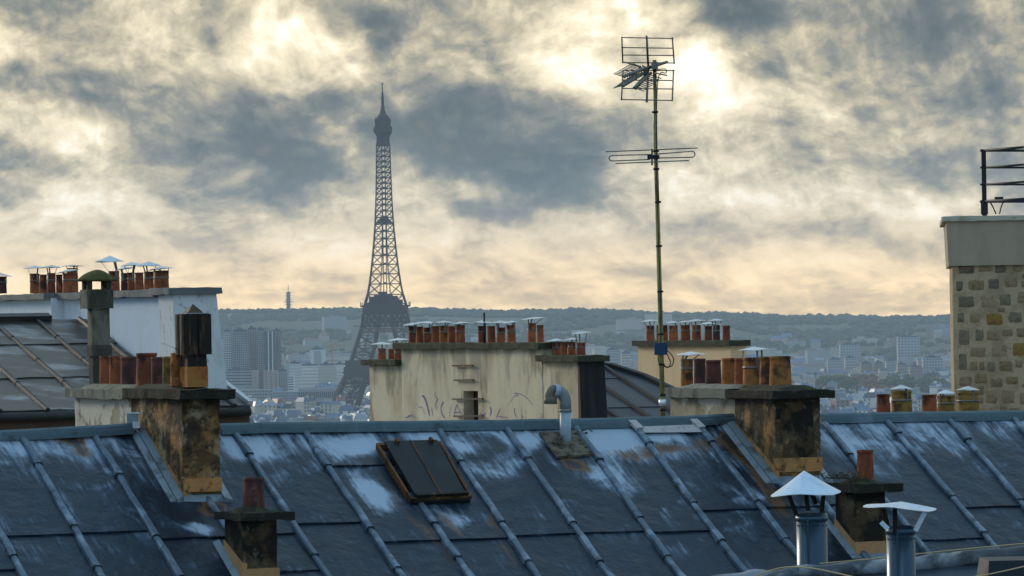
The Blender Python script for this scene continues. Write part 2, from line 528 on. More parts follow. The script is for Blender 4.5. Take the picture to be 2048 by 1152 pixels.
TERY = M('ochre_stained_terracotta', (.25, .14, .030), .85, 0, [((.07, .032, .015), (6, 6, 9), .46, .60, .92, 7), ((.34, .22, .07), (12, 12, 12), .52, .68, .5, 5)], (35, .5), .12)
MORT = M('grey_mortar', (.20, .19, .16), .95, 0, [((.08, .075, .06), (9, 9, 9), .48, .7, .8, 6), ((.33, .31, .27), (14, 14, 14), .58, .72, .5, 5)], (40, .7), .05, moss=((.05, .07, .02), 14, .56))
COPD = M('mossy_dark_coping', (.020, .019, .013), .97, 0, [((.075, .07, .05), (16, 16, 16), .55, .7, .6, 6)], (40, .9), 0, moss=((.045, .055, .014), 12, .50))
COPG = M('grey_concrete_coping', (.17, .17, .14), .95, 0, [((.055, .055, .045), (7, 7, 3), .45, .68, .85, 6), ((.30, .29, .25), (12, 12, 12), .58, .7, .5, 5)], (40, .8), 0, moss=((.12, .13, .04), 12, .5))
COPM = M('mossy_far_coping', (.045, .048, .030), .97, 0, [((.10, .10, .07), (8, 8, 8), .5, .7, .6, 6)], (30, .8), 0, moss=((.06, .085, .02), 6, .42))
COPW = M('grey_lead_coping', (.12, .135, .14), .8, 0, [((.22, .23, .22), (5, 5, 5), .5, .7, .6, 6), ((.05, .06, .05), (5, 5, 5), .55, .7, .7, 6)], (20, .6))
SOOT = M('sooty_ochre_render', (.30, .150, .050), .95, 0,
         [((.38, .29, .18), (4, 4, 3), .47, .62, .85, 8), ((.085, .045, .016), (6, 6, 6), .44, .58, .85, 8), ((.028, .022, .015), (5, 5, 3.2), .56, .69, .88, 8, .36), ((.022, .018, .013), (2.6, 2.6, 3.4), .58, .68, .85, 8, .10), ((.36, .30, .21), (13, 13, 10), .62, .68, .65, 6), ((.01, .009, .008), (26, 26, 26), .58, .66, .75, 5)], (26, 1.0, .02))
SOOTD = M('black_sooty_render', (.085, .050, .024), .95, 0,
          [((.15, .115, .07), (4, 4, 4), .48, .62, .75, 8), ((.010, .009, .007), (5, 5, 4), .44, .57, .95, 8, .10), ((.26, .21, .14), (12, 12, 9), .63, .69, .6, 6)], (26, 1.0, .02))
CREAMS = M('pale_patched_render', (.36, .31, .23), .95, 0, [((.24, .19, .12), (2.2, 2.2, 2.2), .45, .60, .85, 7), ((.56, .52, .45), (1.5, 1.5, 1.5), .51, .55, .85, 5), ((.12, .10, .07), (4, 4, 4), .58, .74, .6, 8, .12)], (30, .6))
OCHRE = M('ochre_mortar_band', (.50, .225, .075), .9, 0, [((.26, .15, .06), (7, 7, 7), .44, .62, .8, 7), ((.05, .030, .015), (11, 11, 7), .53, .65, .85, 7)], (30, .5))
OCHREP = M('pale_ochre_mortar_band', (.46, .24, .11), .9, 0, [((.25, .17, .08), (12, 12, 12), .5, .7, .5, 5)], (30, .5))
GREIGE = M('cream_render', (.60, .52, .38), .95, 0, [((.45, .365, .25), (1.1, 1.1, .7), .43, .60, .9, 8), ((.72, .63, .48), (1.4, 1.4, 1.2), .52, .68, .8, 7), ((.24, .175, .10), (2.2, 2.2, .7), .55, .66, .8, 8), ((.24, .225, .18), (2.6, 2.6, 1.0), .56, .70, .7, 8, .3), ((.10, .09, .07), (22, 22, 9), .68, .74, .6, 5)], (20, .4))
BEIGE = M('beige_render', (.66, .47, .28), .95, 0, [((.46, .34, .19), (3, 3, .7), .5, .7, .6, 5), ((.36, .20, .07), (9, 9, .5), .62, .70, .5, 5)], (20, .2))
WHITE = M('white_render', (.52, .60, .70), .9, 0, [((.48, .52, .57), (1.6, 1.6, .8), .45, .7, .5, 5), ((.30, .30, .27), (7, 7, 3), .60, .72, .6, 6)], (25, .3))
WHITED = M('white_render_flaking', (.58, .60, .62), .9, 0, [((.26, .25, .22), (10, 10, 6), .55, .66, .8, 7), ((.42, .42, .40), (3, 3, 2), .5, .7, .6, 5)], (25, .6))
CONCP = M('weathered_concrete', (.16, .15, .12), .95, 0, [((.045, .042, .032), (5, 5, 1.8), .46, .62, .92, 6), ((.38, .36, .30), (8, 8, 8), .6, .72, .4, 5)], (30, .7))
CONCD = M('blackened_concrete', (.05, .047, .038), .95, 0, [((.12, .11, .08), (6, 6, 3), .5, .7, .6, 6)], (30, .8), 0, moss=((.09, .09, .03), 14, .4))
MOSS = M('moss_covered_concrete', (.075, .080, .024), .98, 0, [((.05, .055, .02), (12, 12, 12), .45, .65, .85, 6), ((.20, .21, .08), (16, 16, 16), .58, .7, .5, 6)], (40, 1.0, .02))
RUSTY = M('rusted_iron', (.15, .062, .020), .85, .1, [((.36, .19, .05), (10, 10, 10), .56, .68, .8, 7), ((.018, .012, .009), (5, 5, 5), .48, .62, .9, 7)], (40, .7))
COWL = M('sooted_steel_cowl', (.016, .012, .009), .6, .3, [((.16, .10, .05), (26, 26, 1.6), .60, .70, .8, 5), ((.12, .055, .02), (12, 12, 3), .6, .7, .7, 5)], (30, .4))
COWLR = M('rusty_steel_sheet', (.085, .055, .038), .7, .3, [((.15, .09, .05), (10, 10, 10), .5, .7, .6, 5)], (30, .4))
HATCH = M('dark_roofing_glass', (.007, .010, .013), .55, 0, [((.024, .024, .023), (30, 30, 30), .55, .72, .5, 5), ((.022, .028, .036), (3, 3, 3), .4, .7, .6, 4)], (60, .3), spec=.25)
IRON = M('dark_iron', (.018, .02, .028), .6, .3)
ALU = M('dull_aluminium', (.20, .19, .17), .5, .5, [((.07, .06, .05), (12, 12, 12), .5, .7, .6, 4)], None)
BRASS = M('yellowed_steel_mast', (.36, .31, .12), .45, .4, [((.10, .07, .03), (8, 8, 3), .48, .66, .85, 5), ((.22, .26, .14), (6, 6, 2), .5, .7, .6, 5)], None)
BLUEP = M('blue_plastic', (.012, .042, .10), .45, 0, [((.03, .05, .10), (8, 8, 8), .5, .7, .5, 4)], None)
BLACKC = M('black_cable', (.012, .012, .014), .5)
TANC = M('tan_cable', (.55, .40, .20), .5)
PARA = M('smooth_grey_parapet', (.37, .30, .22), .9, 0, [((.27, .22, .155), (2, 2, .5), .45, .7, .7, 5), ((.40, .38, .32), (6, 6, 1), .62, .72, .4, 5)], (12, .2))
PCAP = M('pale_stone_cap', (.46, .43, .35), .9, 0, [((.25, .22, .15), (4, 4, 8), .52, .68, .7, 5)], (20, .4))
JOINT = M('wide_lime_joint', (.46, .345, .225), .97, 0, [((.30, .225, .14), (3.5, 3.5, 3.5), .42, .65, .8, 7), ((.15, .13, .09), (9, 9, 9), .6, .72, .6, 6)], (18, 1.0, .03))
STONE = {k: M('stone_' + k, c, .95, 0, [(tuple(x * .55 for x in c), (14, 14, 14), .48, .66, .8, 6), (tuple(min(.6, x * 1.4) for x in c), (20, 20, 20), .6, .72, .5, 5)], (34, 1.0, .02)) for k, c in
         dict(pale=(.24, .17, .10), grey=(.22, .175, .12), dark=(.18, .14, .10), tan=(.30, .21, .125), pink=(.36, .26, .16), ochre=(.28, .165, .045), buff=(.27, .19, .105)).items()}
PURPLE = M('purple_spray_paint', (.17, .09, .32), .8, 0, [((.36, .30, .36), (30, 30, 10), .52, .66, .8, 5)], None)
HOLE = M('dark_recess', (.010, .009, .008), .95)
BODYW = M('plain_plaster', (.42, .38, .30), .95, 0, [((.30, .27, .21), (1, 1, .4), .45, .7, .6, 5)])
MOSSP = M('mossy_lead_flashing', (.17, .145, .105), .95, 0, [((.05, .042, .03), (12, 12, 12), .44, .62, .9, 6), ((.36, .31, .27), (22, 22, 22), .58, .7, .6, 5), ((.08, .085, .03), (15, 15, 15), .58, .7, .6, 5)], (50, 1.0, .015))
DEBRIS = M('lichen_tuft', (.07, .055, .035), 1.0)
PALEL = M('pale_lime_fillet', (.50, .45, .45), .95, 0, [((.25, .22, .2), (16, 16, 16), .5, .7, .7, 6)], (40, .8))
LEADF = M('zinc_flashing', (.22, .27, .31), .42, .4, [((.08, .085, .085), (6, 6, 6), .5, .68, .8, 6), ((.22, .14, .07), (8, 8, 8), .62, .72, .5, 5)], (14, .35))

# ------------------------------------------------------------------ ground and far terrain
def lerp(a, b, t): return a + (b - a) * t
def sst(t):
    t = max(0, min(1, t)); return t * t * (3 - 2 * t)


def skyz(px):
    pts = [(-2500, 150), (-400, 142), (435, 137), (640, 135), (830, 131), (1000, 127), (1150, 129), (1400, 115), (1650, 105), (1905, 101), (2500, 108), (4500, 120)]
    for (a, za), (b, zb) in zip(pts, pts[1:]):
        if px <= b: return lerp(za, zb, sst((px - a) / (b - a)))
    return pts[-1][1]


def zt(X, Y):
    if Y < 3000:
        return 78 * (1 - sst((Y - 180) / 700))
    px = X / max(Y, 1) * F + 1024
    k = sst((Y - 6100) / 3300)
    z = (skyz(px) - 14) * k
    if Y > 9500: z *= 1 - .25 * sst((Y - 9500) / 3000)
    g = exp(-((px - 2060) / 330) ** 2 - ((Y - 7700) / 520) ** 2)
    z = max(z, 84 * g)
    g = exp(-((px - 1300) / 420) ** 2 - ((Y - 8300) / 420) ** 2)
    z = max(z, 92 * g)
    g = exp(-((px - 520) / 330) ** 2 - ((Y - 7900) / 480) ** 2)
    z = max(z, 62 * g)
    if Y > 6100:
        z += mnoise.noise(Vector((X / 420, Y / 420, 3))) * 9 * k
    return z


def terrain():
    ys = [-50, 60, 180, 300, 450, 600, 750, 900, 1500, 3000, 4500, 5600, 6000] + [6100 + 100 * i for i in range(46)] + [11200, 12000, 12600]
    us = [-1 + 2 * i / 130 for i in range(131)]
    vs = []; fs = []
    for yv in ys:
        for u in us:
            X = u * 2900 if yv < 3000 else u * lerp(2900, 2900, 1)
            vs.append((X, yv, zt(X, yv)))
    n = len(us)
    for j in range(len(ys) - 1):
        for i in range(n - 1):
            fs.append((j * n + i, j * n + i + 1, (j + 1) * n + i + 1, (j + 1) * n + i))
    mb = MB(); mb.add(vs, fs, True)
    g = M('city_ground_and_wooded_hill', (.050, .060, .038), 1.0, 0, [((.075, .075, .05), (.004, .004, .004), .45, .65, .8, 6), ((.035, .05, .03), (.02, .02, .02), .5, .65, .7, 6)])
    o = mb.build('ground', g, origin=(0, 0, 0)); tag(o, 'ground of the valley rising to wooded hills on the horizon', kind='structure')
terrain()

rc = random.Random(11)
FOL = [M('hill_foliage', (.045, .058, .030), 1, 0, [((.075, .08, .035), (.03, .03, .03), .45, .65, .8, 5)]),
       M('autumn_foliage', (.20, .085, .035), 1, 0, [((.12, .08, .03), (.05, .05, .05), .45, .65, .8, 5)]),
       M('green_park_foliage', (.060, .078, .030), 1, 0, [((.12, .12, .04), (.05, .05, .05), .5, .65, .8, 5)])]
ICO_V = None


def ico():
    global ICO_V
    if ICO_V is None:
        import bmesh
        bm = bmesh.new(); bmesh.ops.create_icosphere(bm, subdivisions=1, radius=1)
        ICO_V = ([v.co.copy() for v in bm.verts], [tuple(v.index for v in f.verts) for f in bm.faces]); bm.free()
    return ICO_V


def clump(mb, c, rx, rz, r):
    v, f = ico()
    mb.add([Vector(c) + Vector((p.x * rx * r.uniform(.7, 1.25), p.y * rx, p.z * rz * r.uniform(.7, 1.3))) for p in v], f)


def far_woods():
    mb = MB()
    for k in range(8200):
        Y = 6900 + 2700 * rc.random() ** .55
        px = rc.uniform(-420, 2420)
        X = (px - 1024) / F * Y
        if mnoise.noise(Vector((X / 260, Y / 380, 9))) < -.12 and Y < 9100: continue
        s = rc.uniform(5, 10)
        clump(mb, (X, Y, zt(X, Y) + s * .4), s * 1.2, s * .75, rc)
    for k in range(1850):
        px = -420 + 2840 * k / 1850; Y = rc.uniform(9420, 9560); X = (px - 1024) / F * Y
        s = rc.uniform(2.5, 5.5) * (1 + .5 * mnoise.noise(Vector((px / 30, 0, 0))))
        clump(mb, (X, Y, zt(X, Y) + s * .5), s * 1.3, s * .9, rc)
    tag(mb.build('woods', FOL[0]), 'far wooded hillsides along the horizon', kind='stuff')
far_woods()

# ------------------------------------------------------------------ far city
WALLC = [M('city_wall_%s' % n, c, .9, 0, [], None, .12) for n, c in (('cream', (.55, .50, .42)), ('grey', (.36, .37, .38)), ('white', (.70, .70, .68)), ('brown', (.30, .23, .19)), ('pink', (.46, .36, .32)))]
ROOFC = [M('city_roof_%s' % n, c, .45, .2, [], None, .15) for n, c in (('zinc', (.10, .15, .23)), ('slate', (.05, .07, .11)), ('pale', (.30, .34, .40)), ('tile', (.22, .11, .07)))]
WIN = M('far_window_glass', (.06, .08, .11), .25, 0)
WINL = M('far_pale_window', (.50, .54, .58), .3, 0)


def city_block(mb_w, mb_r, mb_n, c, w, d, h, yaw, r, roof, wins=True):
    c = Vector(c)
    a = Vector((cos(yaw), sin(yaw), 0)); b = Vector((-sin(yaw), cos(yaw), 0))
    o = c - a * w / 2 - b * d / 2
    mb_w.box(o, a * w, b * d, Z3 * h)
    t = Z3 * h
    if roof == 0:      # mansard
        k, rh = 1.6, r.uniform(2.5, 4.5)
        o2 = o + t
        mb_r.hexa([o2 - (a + b) * .3, o2 + a * (w + .3) - b * .3, o2 + a * (w + .3) + b * (d + .3), o2 - a * .3 + b * (d + .3),
                   o2 + a * k + b * k + Z3 * rh, o2 + a * (w - k) + b * k + Z3 * rh, o2 + a * (w - k) + b * (d - k) + Z3 * rh, o2 + a * k + b * (d - k) + Z3 * rh])
        for i in range(r.randint(1, 3)):
            q = o2 + a * r.uniform(1, w - 2) + b * r.uniform(1, d - 2)
            mb_w.box(q, a * r.uniform(.8, 3.5), b * .8, Z3 * (rh + r.uniform(.6, 2)))
    elif roof == 1:    # flat with lift house
        mb_r.box(o + t - (a + b) * .2, a * (w + .4), b * (d + .4), Z3 * .7)
        mb_w.box(o + t + a * w * r.uniform(.1, .5) + b * d * .3 + Z3 * .7, a * w * .3, b * d * .3, Z3 * r.uniform(1.5, 3))
    else:              # gable
        rh = r.uniform(2.5, 5)
        o2 = o + t
        vs = [o2 - b * .4, o2 + a * w - b * .4, o2 + a * w + b * (d + .4), o2 + b * (d + .4), o2 + b * d / 2 + Z3 * rh, o2 + a * w + b * d / 2 + Z3 * rh]
        mb_r.add(vs, [(0, 1, 5, 4), (2, 3, 4, 5), (1, 2, 5), (3, 0, 4), (3, 2, 1, 0)])
        mb_w.box(o2 + a * r.uniform(0, w - 2) + b * d * .4, a * 1.6, b * .8, Z3 * (rh + 1.2))
    if wins:
        nx = max(2, int(w / 3.2)); nz = 3
        for i in range(nx):
            for j in range(nz):
                q = o + a * (w * (i + .5) / nx - .6) - b * .06 + Z3 * (h - 2.6 - 3.2 * j)
                if q.z > c.z: mb_n.add([q, q + a * 1.2, q + a * 1.2 + Z3 * 1.9, q + Z3 * 1.9], [(0, 1, 2, 3)])
                q2 = q + b * .03


def build_city():
    r = random.Random(5)
    count = 0
    stuffw = [MB() for _ in WALLC]; stuffr = [MB() for _ in ROOFC]
    zones = [(420, 770, 3360, 'left', 160), (1180, 1300, 4300, 'mid', 0), (1620, 1935, 3560, 'right', 120),
             (-300, 410, 3400, 'fill', 0), (780, 1175, 3400, 'fill', 0), (1305, 1612, 3500, 'fill', 0), (1940, 2300, 3500, 'fill', 0), (-250, 2300, 2100, 'near', 0)]
    for (x0, x1, Y0, side, nthing) in zones:
        Y = Y0; n = 0
        while Y < (3340 if side == 'near' else 6500):
            px = x0 + r.uniform(-10, 0)
            while px < x1:
                w = r.uniform(6, 13) * (1 if Y < 5000 else 1.7)
                wpx = w * F / Y
                X = (px + wpx / 2 - 1024) / F * Y
                h = r.uniform(13, 23) if r.random() < .9 else r.uniform(24, 30)
                skip = (side == 'left' and 4080 < Y < 4330 and px > 640) or (side == 'left' and Y > 4700 and px < 600) or (side == 'right' and 4650 < Y < 5900 and r.random() < .93)
                wi = r.choices(range(5), (4, 2.4, 2.6, .7, .8))[0]; ri = r.choices(range(4), (5, 2.6, 1.8, .6))[0]
                roof = r.choices((0, 1, 2), (5, 2, 2.4))[0]
                if not skip and r.random() < .9:
                    d = r.uniform(9, 14); yaw = r.choice((-.5, .2, .35, -.2, .6)) + r.uniform(-.1, .1)
                    c = (X, Y, 0)
                    if n < nthing:
                        mw_, mr_, mn_ = MB(), MB(), MB()
                        city_block(mw_, mr_, mn_, c, w, d, h, yaw, r, roof)
                        rn = ('blue-grey mansard', 'flat', 'pitched')[roof]
                        wn = ('cream', 'grey', 'white', 'brown', 'pinkish')[wi]
                        o = mw_.build('apartment_block', WALLC[wi], origin=c)
                        tag(o, '%s %s house, %s roof, %s, %s' % (('narrow' if w < 8.5 else 'wide' if w > 10.5 else 'medium') + (' tall' if h > 20 else ' low'), wn, rn, 'nearest streets' if Y < Y0 + 260 else 'streets behind', 'left of tower' if side == 'left' else 'right city view'), 'building', 'distant city houses')
                        mr_.build('roof', ROOFC[ri], o)
                        if mn_.v and r.random() < .6: tag(mn_.build('windows', WIN, o), kind='stuff')
                        n += 1
                    else:
                        city_block(stuffw[wi], stuffr[ri], MB(), c, w, d, h, yaw, r, roof, False)
                px += wpx * r.uniform(.75, 1.1)
            Y += max(26, (Y * Y / (78 * F)) * r.uniform(2.6, 4.2) * (1.5 if side == 'fill' else 3 if side == 'near' else 1))
    # hillside suburbs
    for k in range(1650):
        Y = r.uniform(6400, 8900) if r.random() < .35 else r.uniform(6300, 7300); px = r.uniform(-380, 2400); X = (px - 1024) / F * Y
        if mnoise.noise(Vector((X / 260, Y / 380, 9))) > .05 or Y > 8300 + 500 * mnoise.noise(Vector((X / 300, 1, 1))): continue
        w = r.uniform(10, 30) if r.random() < .8 else r.uniform(30, 55)
        city_block(stuffw[r.choice((0, 0, 1, 3, 4, 1))], stuffr[r.choice((0, 2, 3))], MB(), (X, Y, zt(X, Y) - 2), w, 12, r.uniform(8, 16) if w < 30 else r.uniform(14, 26), r.uniform(-.4, .4), r, 1 if w > 30 else 2, False)
    par = bpy.data.objects.new('far_houses', None)
    vs = [i for i in range(5)]
    for i, mb in enumerate(stuffw):
        if mb.v: tag(mb.build('distant_houses', WALLC[i]), 'mass of far houses with their walls of one colour', kind='stuff')
    for i, mb in enumerate(stuffr):
        if mb.v: tag(mb.build('distant_rooftops', ROOFC[i]), 'mass of far rooftops of one colour', kind='stuff')
build_city()


def office(name, x0, x1, yt, yb, Y, mat, label, wmat=None, nx=6, ny=8, cat='building', frac=(.6, .5), side=.0, depth=18, roof=True, bands=False):
    """a far building told by its outline, with its window grid built on the face"""
    a = P(x0, yt, Y); b = P(x1, yt, Y)
    w = b.x - a.x; top = a.z; h = top
    o = Vector((a.x, Y, 0))
    mb = MB(); mb.box(o, (w, 0, 0), (0, depth, 0), (0, 0, h))
    t = mb.build(name, mat, origin=o + Vector((w / 2, depth / 2, 0)))
    tag(t, label, cat)
    zb = max(2, P(x0, yb, Y).z)
    wm = MB()
    if bands:
        for j in range(ny):
            z = zb + (h - zb) * (j + .25) / ny
            wm.box((a.x + w * .02, Y - .25, z), (w * .96, 0, 0), (0, .2, 0), (0, 0, (h - zb) / ny * frac[1]))
    else:
        for i in range(nx):
            for j in range(ny):
                q = Vector((a.x + w * (i + .5 - frac[0] / 2) / nx, Y - .25, zb + (h - zb) * (j + .5 - frac[1] / 2) / ny))
                wm.box(q, (w / nx * frac[0], 0, 0), (0, .2, 0), (0, 0, (h - zb) / ny * frac[1]))
    tag(wm.build('windows', wmat or WIN, t), kind='stuff')
    if roof:
        rm = MB(); rm.box((a.x + w * .1, Y + 2, h), (w * .8, 0, 0), (0, depth - 4, 0), (0, 0, 2.2))
        rm.box((a.x + w * .3, Y + 4, h + 2.2), (w * .25, 0, 0), (0, depth - 8, 0), (0, 0, 2.0))
        rm.build('roof_plant', ROOFC[1], t)
    return t


TWD = M('tower_block_dark', (.07, .08, .11), .6, 0, [((.20, .19, .19), (.05, .05, .02), .45, .65, .7, 4)])
TWB = M('tower_block_navy', (.012, .020, .050), .4, 0)
TWP = M('tower_block_brown', (.13, .105, .11), .7)
office('apartment_tower', 446, 463.5, 664, 742, 5200, WALLC[2], 'pale tower block with a square window grid beside the white chimney wall', nx=5, ny=17, frac=(.6, .6))
office('apartment_tower', 463.5, 497, 663, 740, 5190, TWD, 'broad dark tower block with many balconies, left of the narrower towers', WALLC[2], 9, 22, frac=(.35, .35))
office('apartment_tower', 494, 514, 659, 742, 5230, TWP, 'brownish tower block standing highest in the cluster', WALLC[2], 6, 22, frac=(.3, .35))
office('apartment_tower', 514, 529, 661, 742, 5180, TWD, 'narrow grey tower block between the brownish and the navy striped one', WALLC[2], 4, 22, frac=(.4, .35))
t_ = office('apartment_tower', 529, 546, 663, 742, 5170, TWB, 'narrow navy tower block with two white vertical stripes', WIN, 2, 10, roof=False)
for xx in (535.5, 543.5):
    mb = MB(); a_ = P(xx, 663, 5168); mb.box((a_.x, 5167.5, 3), (1.1, 0, 0), (0, 2.4, 0), (0, 0, a_.z - 3)); mb.build('white_stripe', WALLC[2], t_)
office('apartment_tower', 546, 561, 663, 742, 5185, TWP, 'rightmost dark tower block of the tower cluster', WALLC[2], 5, 22, frac=(.3, .35))
office('office_building', 449, 505, 742, 772, 4900, WALLC[1], 'low banded office building below the pale tower block', WIN, 1, 5, bands=True, frac=(1, .4))
office('office_building', 503, 515, 741, 772, 4895, WALLC[4], 'blank pinkish end wall of the banded office building', WIN, 1, 3, frac=(.1, .1), roof=False)
office('office_building', 527, 557, 742, 785, 4880, WALLC[4], 'pinkish office building with a small ladder of windows', WIN, 3, 9, frac=(.4, .35), roof=False)
office('office_building', 557, 575, 743, 785, 4885, WALLC[1], 'narrow grey office wing right of the pinkish building', WIN, 4, 9, frac=(.5, .4))
office('apartment_building', 576, 587, 752, 786, 4860, WALLC[2], 'small white and blue striped apartment building', ROOFC[0], 1, 7, bands=True, frac=(1, .5), roof=False)
office('office_building', 470, 545, 780, 800, 4600, WALLC[1], 'long low grey building in front of the pinkish offices', WIN, 14, 3, frac=(.6, .4), roof=False)
office('office_building', 545, 600, 784, 800, 4560, WALLC[1], 'long low building with a blue roof left of the arcade', ROOFC[0], 1, 3, bands=True, frac=(1, .5), roof=False)
office('apartment_building', 578, 602, 728, 785, 5400, WALLC[2], 'white apartment building with pale balconies right of the towers', WALLC[1], 6, 9, frac=(.6, .4))
office('apartment_building', 599, 640, 732, 785, 5500, WALLC[2], 'wide white apartment slab behind the arcade', WALLC[1], 10, 8, frac=(.6, .4))
office('apartment_building', 636, 672, 731, 785, 5450, WALLC[0], 'cream apartment slab with bright attic windows', WALLC[1], 9, 8, frac=(.5, .4))
office('apartment_building', 668, 694, 730, 785, 5480, WALLC[2], 'white apartment slab half behind the lattice tower leg', WALLC[1], 7, 9, frac=(.5, .4))
office('apartment_tower', 620, 650, 700, 735, 6000, WALLC[2], 'pale tower with a sunken grey centre on the far river bank', WALLC[1], 1, 1, frac=(.5, .85))
office('office_building', 597, 688, 777, 803, 4450, WALLC[1], 'long museum like building with a row of tall dark windows', ROOFC[1], 22, 1, frac=(.62, .45), roof=False)
for i, (x0, x1, yt, Y, m_, lb) in enumerate([
        (1655, 1685, 720, 6300, 1, 'grey slab block at the foot of the far hill, leftmost of the row'), (1690, 1712, 716, 6350, 1, 'grey block second in the row under the far hill'), (1722, 1745, 728, 6000, 3, 'brown twin slab with dark windows below the hill'),
        (1748, 1768, 727, 6010, 3, 'second brown slab right beside its twin'), (1772, 1788, 722, 6100, 1, 'grey narrow block in the middle of the far row'), (1795, 1815, 730, 5900, 4, 'pinkish block left of the dark flat topped one'),
        (1846, 1886, 716, 6150, 1, 'dark flat topped block with bright rooftop right in the row'), (1820, 1846, 735, 5850, 3, 'brown block in front of the dark flat topped one'), (1212, 1240, 700, 6000, 1, 'grey blocky building above the dark seamed roof'),
        (1243, 1262, 708, 5900, 0, 'cream block beside the beige chimney stack'), (1680, 1720, 690, 6900, 1, 'grey terrace building halfway up the hazy hill'), (1795, 1840, 675, 7100, 1, 'grey terrace building high on the right hill')]):
    office('apartment_building', x0, x1, yt, yt + 40, Y, WALLC[m_], lb, WIN if m_ != 3 else ROOFC[1], 7, 7, frac=(.5, .45))


def crane(px, yt, jib0, jib1, Y, label):
    a = P(px, yt, Y); mb = MB()
    red = bpy.data.materials.get('crane_paint') or M('crane_paint', (.45, .16, .09), .7)
    t = empty('tower_crane', (a.x, Y, 0), label, 'crane', 'cranes behind the white slabs')
    mb.bar((a.x, Y, 0), (a.x, Y, a.z + 5), 1.4); mb.build('mast', red, t)
    j = MB(); l = P(jib0, yt, Y); q = P(jib1, yt + 1, Y)
    j.bar((l.x, Y, a.z), (q.x, Y, a.z), .9, 1.2); j.bar((a.x, Y, a.z + 6), (q.x * .4 + a.x * .6, Y, a.z + .5), .4); j.bar((a.x, Y, a.z + 6), (l.x, Y, a.z + .5), .4)
    j.build('jib', red, t)
crane(582, 684, 570, 592, 5900, 'thin orange tower crane right of the dark tower blocks')
crane(664, 691, 655, 690, 5900, 'thin orange tower crane close to the lattice tower leg')

# telecom tower on the hill
tp = P(577, 616, 9400)
tt = empty('telecom_tower', (tp.x, 9400, tp.z - 8), 'tiny grey telecom tower with drum platforms on the hill crest', 'tower')
TEL = M('telecom_concrete', (.20, .20, .20), .9)
zb_ = tp.z - 8
s_ = 9400 / F
mb = MB(); mb.lathe((tp.x, 9400, zb_), [(4.6, 0), (4.2, 16), (4.0, 34 * s_ + 6), (0, 34 * s_ + 6.5)], 12); mb.build('shaft', TEL, tt)
for k, (dz, rr, hh) in enumerate([(8, 7.5, 1.5), (13, 9, 2), (18, 7.6, 1.5), (26, 6.6, 1.5), (31, 5.6, 2)]):
    mb = MB(); mb.lathe((tp.x, 9400, zb_ + 6 + dz * s_), [(0, 0), (rr, .3), (rr, hh), (0, hh + .3)], 12); mb.build('gallery', TEL, tt)
mb = MB(); mb.tube([(tp.x, 9400, zb_ + 34 * s_ + 5), (tp.x, 9400, zb_ + 55 * s_)], .7, 6); mb.build('mast', TEL, tt)

# ------------------------------------------------------------------ city trees
def tree(px, py, Y, w, h, mat, label, grp):
    c = P(px, py, Y)
    z0 = zt(c.x, Y)
    r = random.Random(int(px * 7 + py))
    t = empty('tree', (c.x, Y, z0), label, 'tree', grp)
    m1 = MB(); m1.tube([(c.x, Y, z0), (c.x, Y, z0 + h * .5)], .5, 6, rs=[.6, .35]); 
    for k in range(4):
        an = k * 1.6; m1.tube([(c.x, Y, z0 + h * .4), (c.x + cos(an) * w * .3, Y + sin(an) * w * .3, z0 + h * .75)], .2, 5)
    m1.build('trunk', M0T, t)
    m2 = MB()
    for k in range(60):
        a = r.uniform(0, 2 * pi); e = r.uniform(-1, 1); q = r.random() ** .4
        p = Vector((c.x + cos(a) * w / 2 * q * sqrt(1 - e * e), Y + sin(a) * w / 2 * q * sqrt(1 - e * e), z0 + h * .62 + e * h * .36 * q))
        clump(m2, p, w * r.uniform(.07, .13), w * r.uniform(.06, .11), r)
    m2.build('crown', mat, t)
M0T = M('bark', (.06, .05, .04), 1)
for i in range(26):
    px = rc.uniform(1690, 1780) if i < 12 else rc.uniform(1640, 1905)
    Y = rc.uniform(4800, 5700)
    mt = FOL[1] if i < 12 else FOL[2]
    tree(px, 700, Y, rc.uniform(24, 38), rc.uniform(20, 28), mt, ('russet autumn tree in the park strip right of the mossy stack' if i < 12 else 'dull green park tree below the brown slabs'), 'park trees in the hazy city')
for i in range(9):
    tree(rc.uniform(590, 690), 800, rc.uniform(4180, 4380), rc.uniform(12, 18), rc.uniform(14, 19), FOL[2], 'dark green tree near the foot of the lattice tower', 'trees at the foot of the lattice tower')


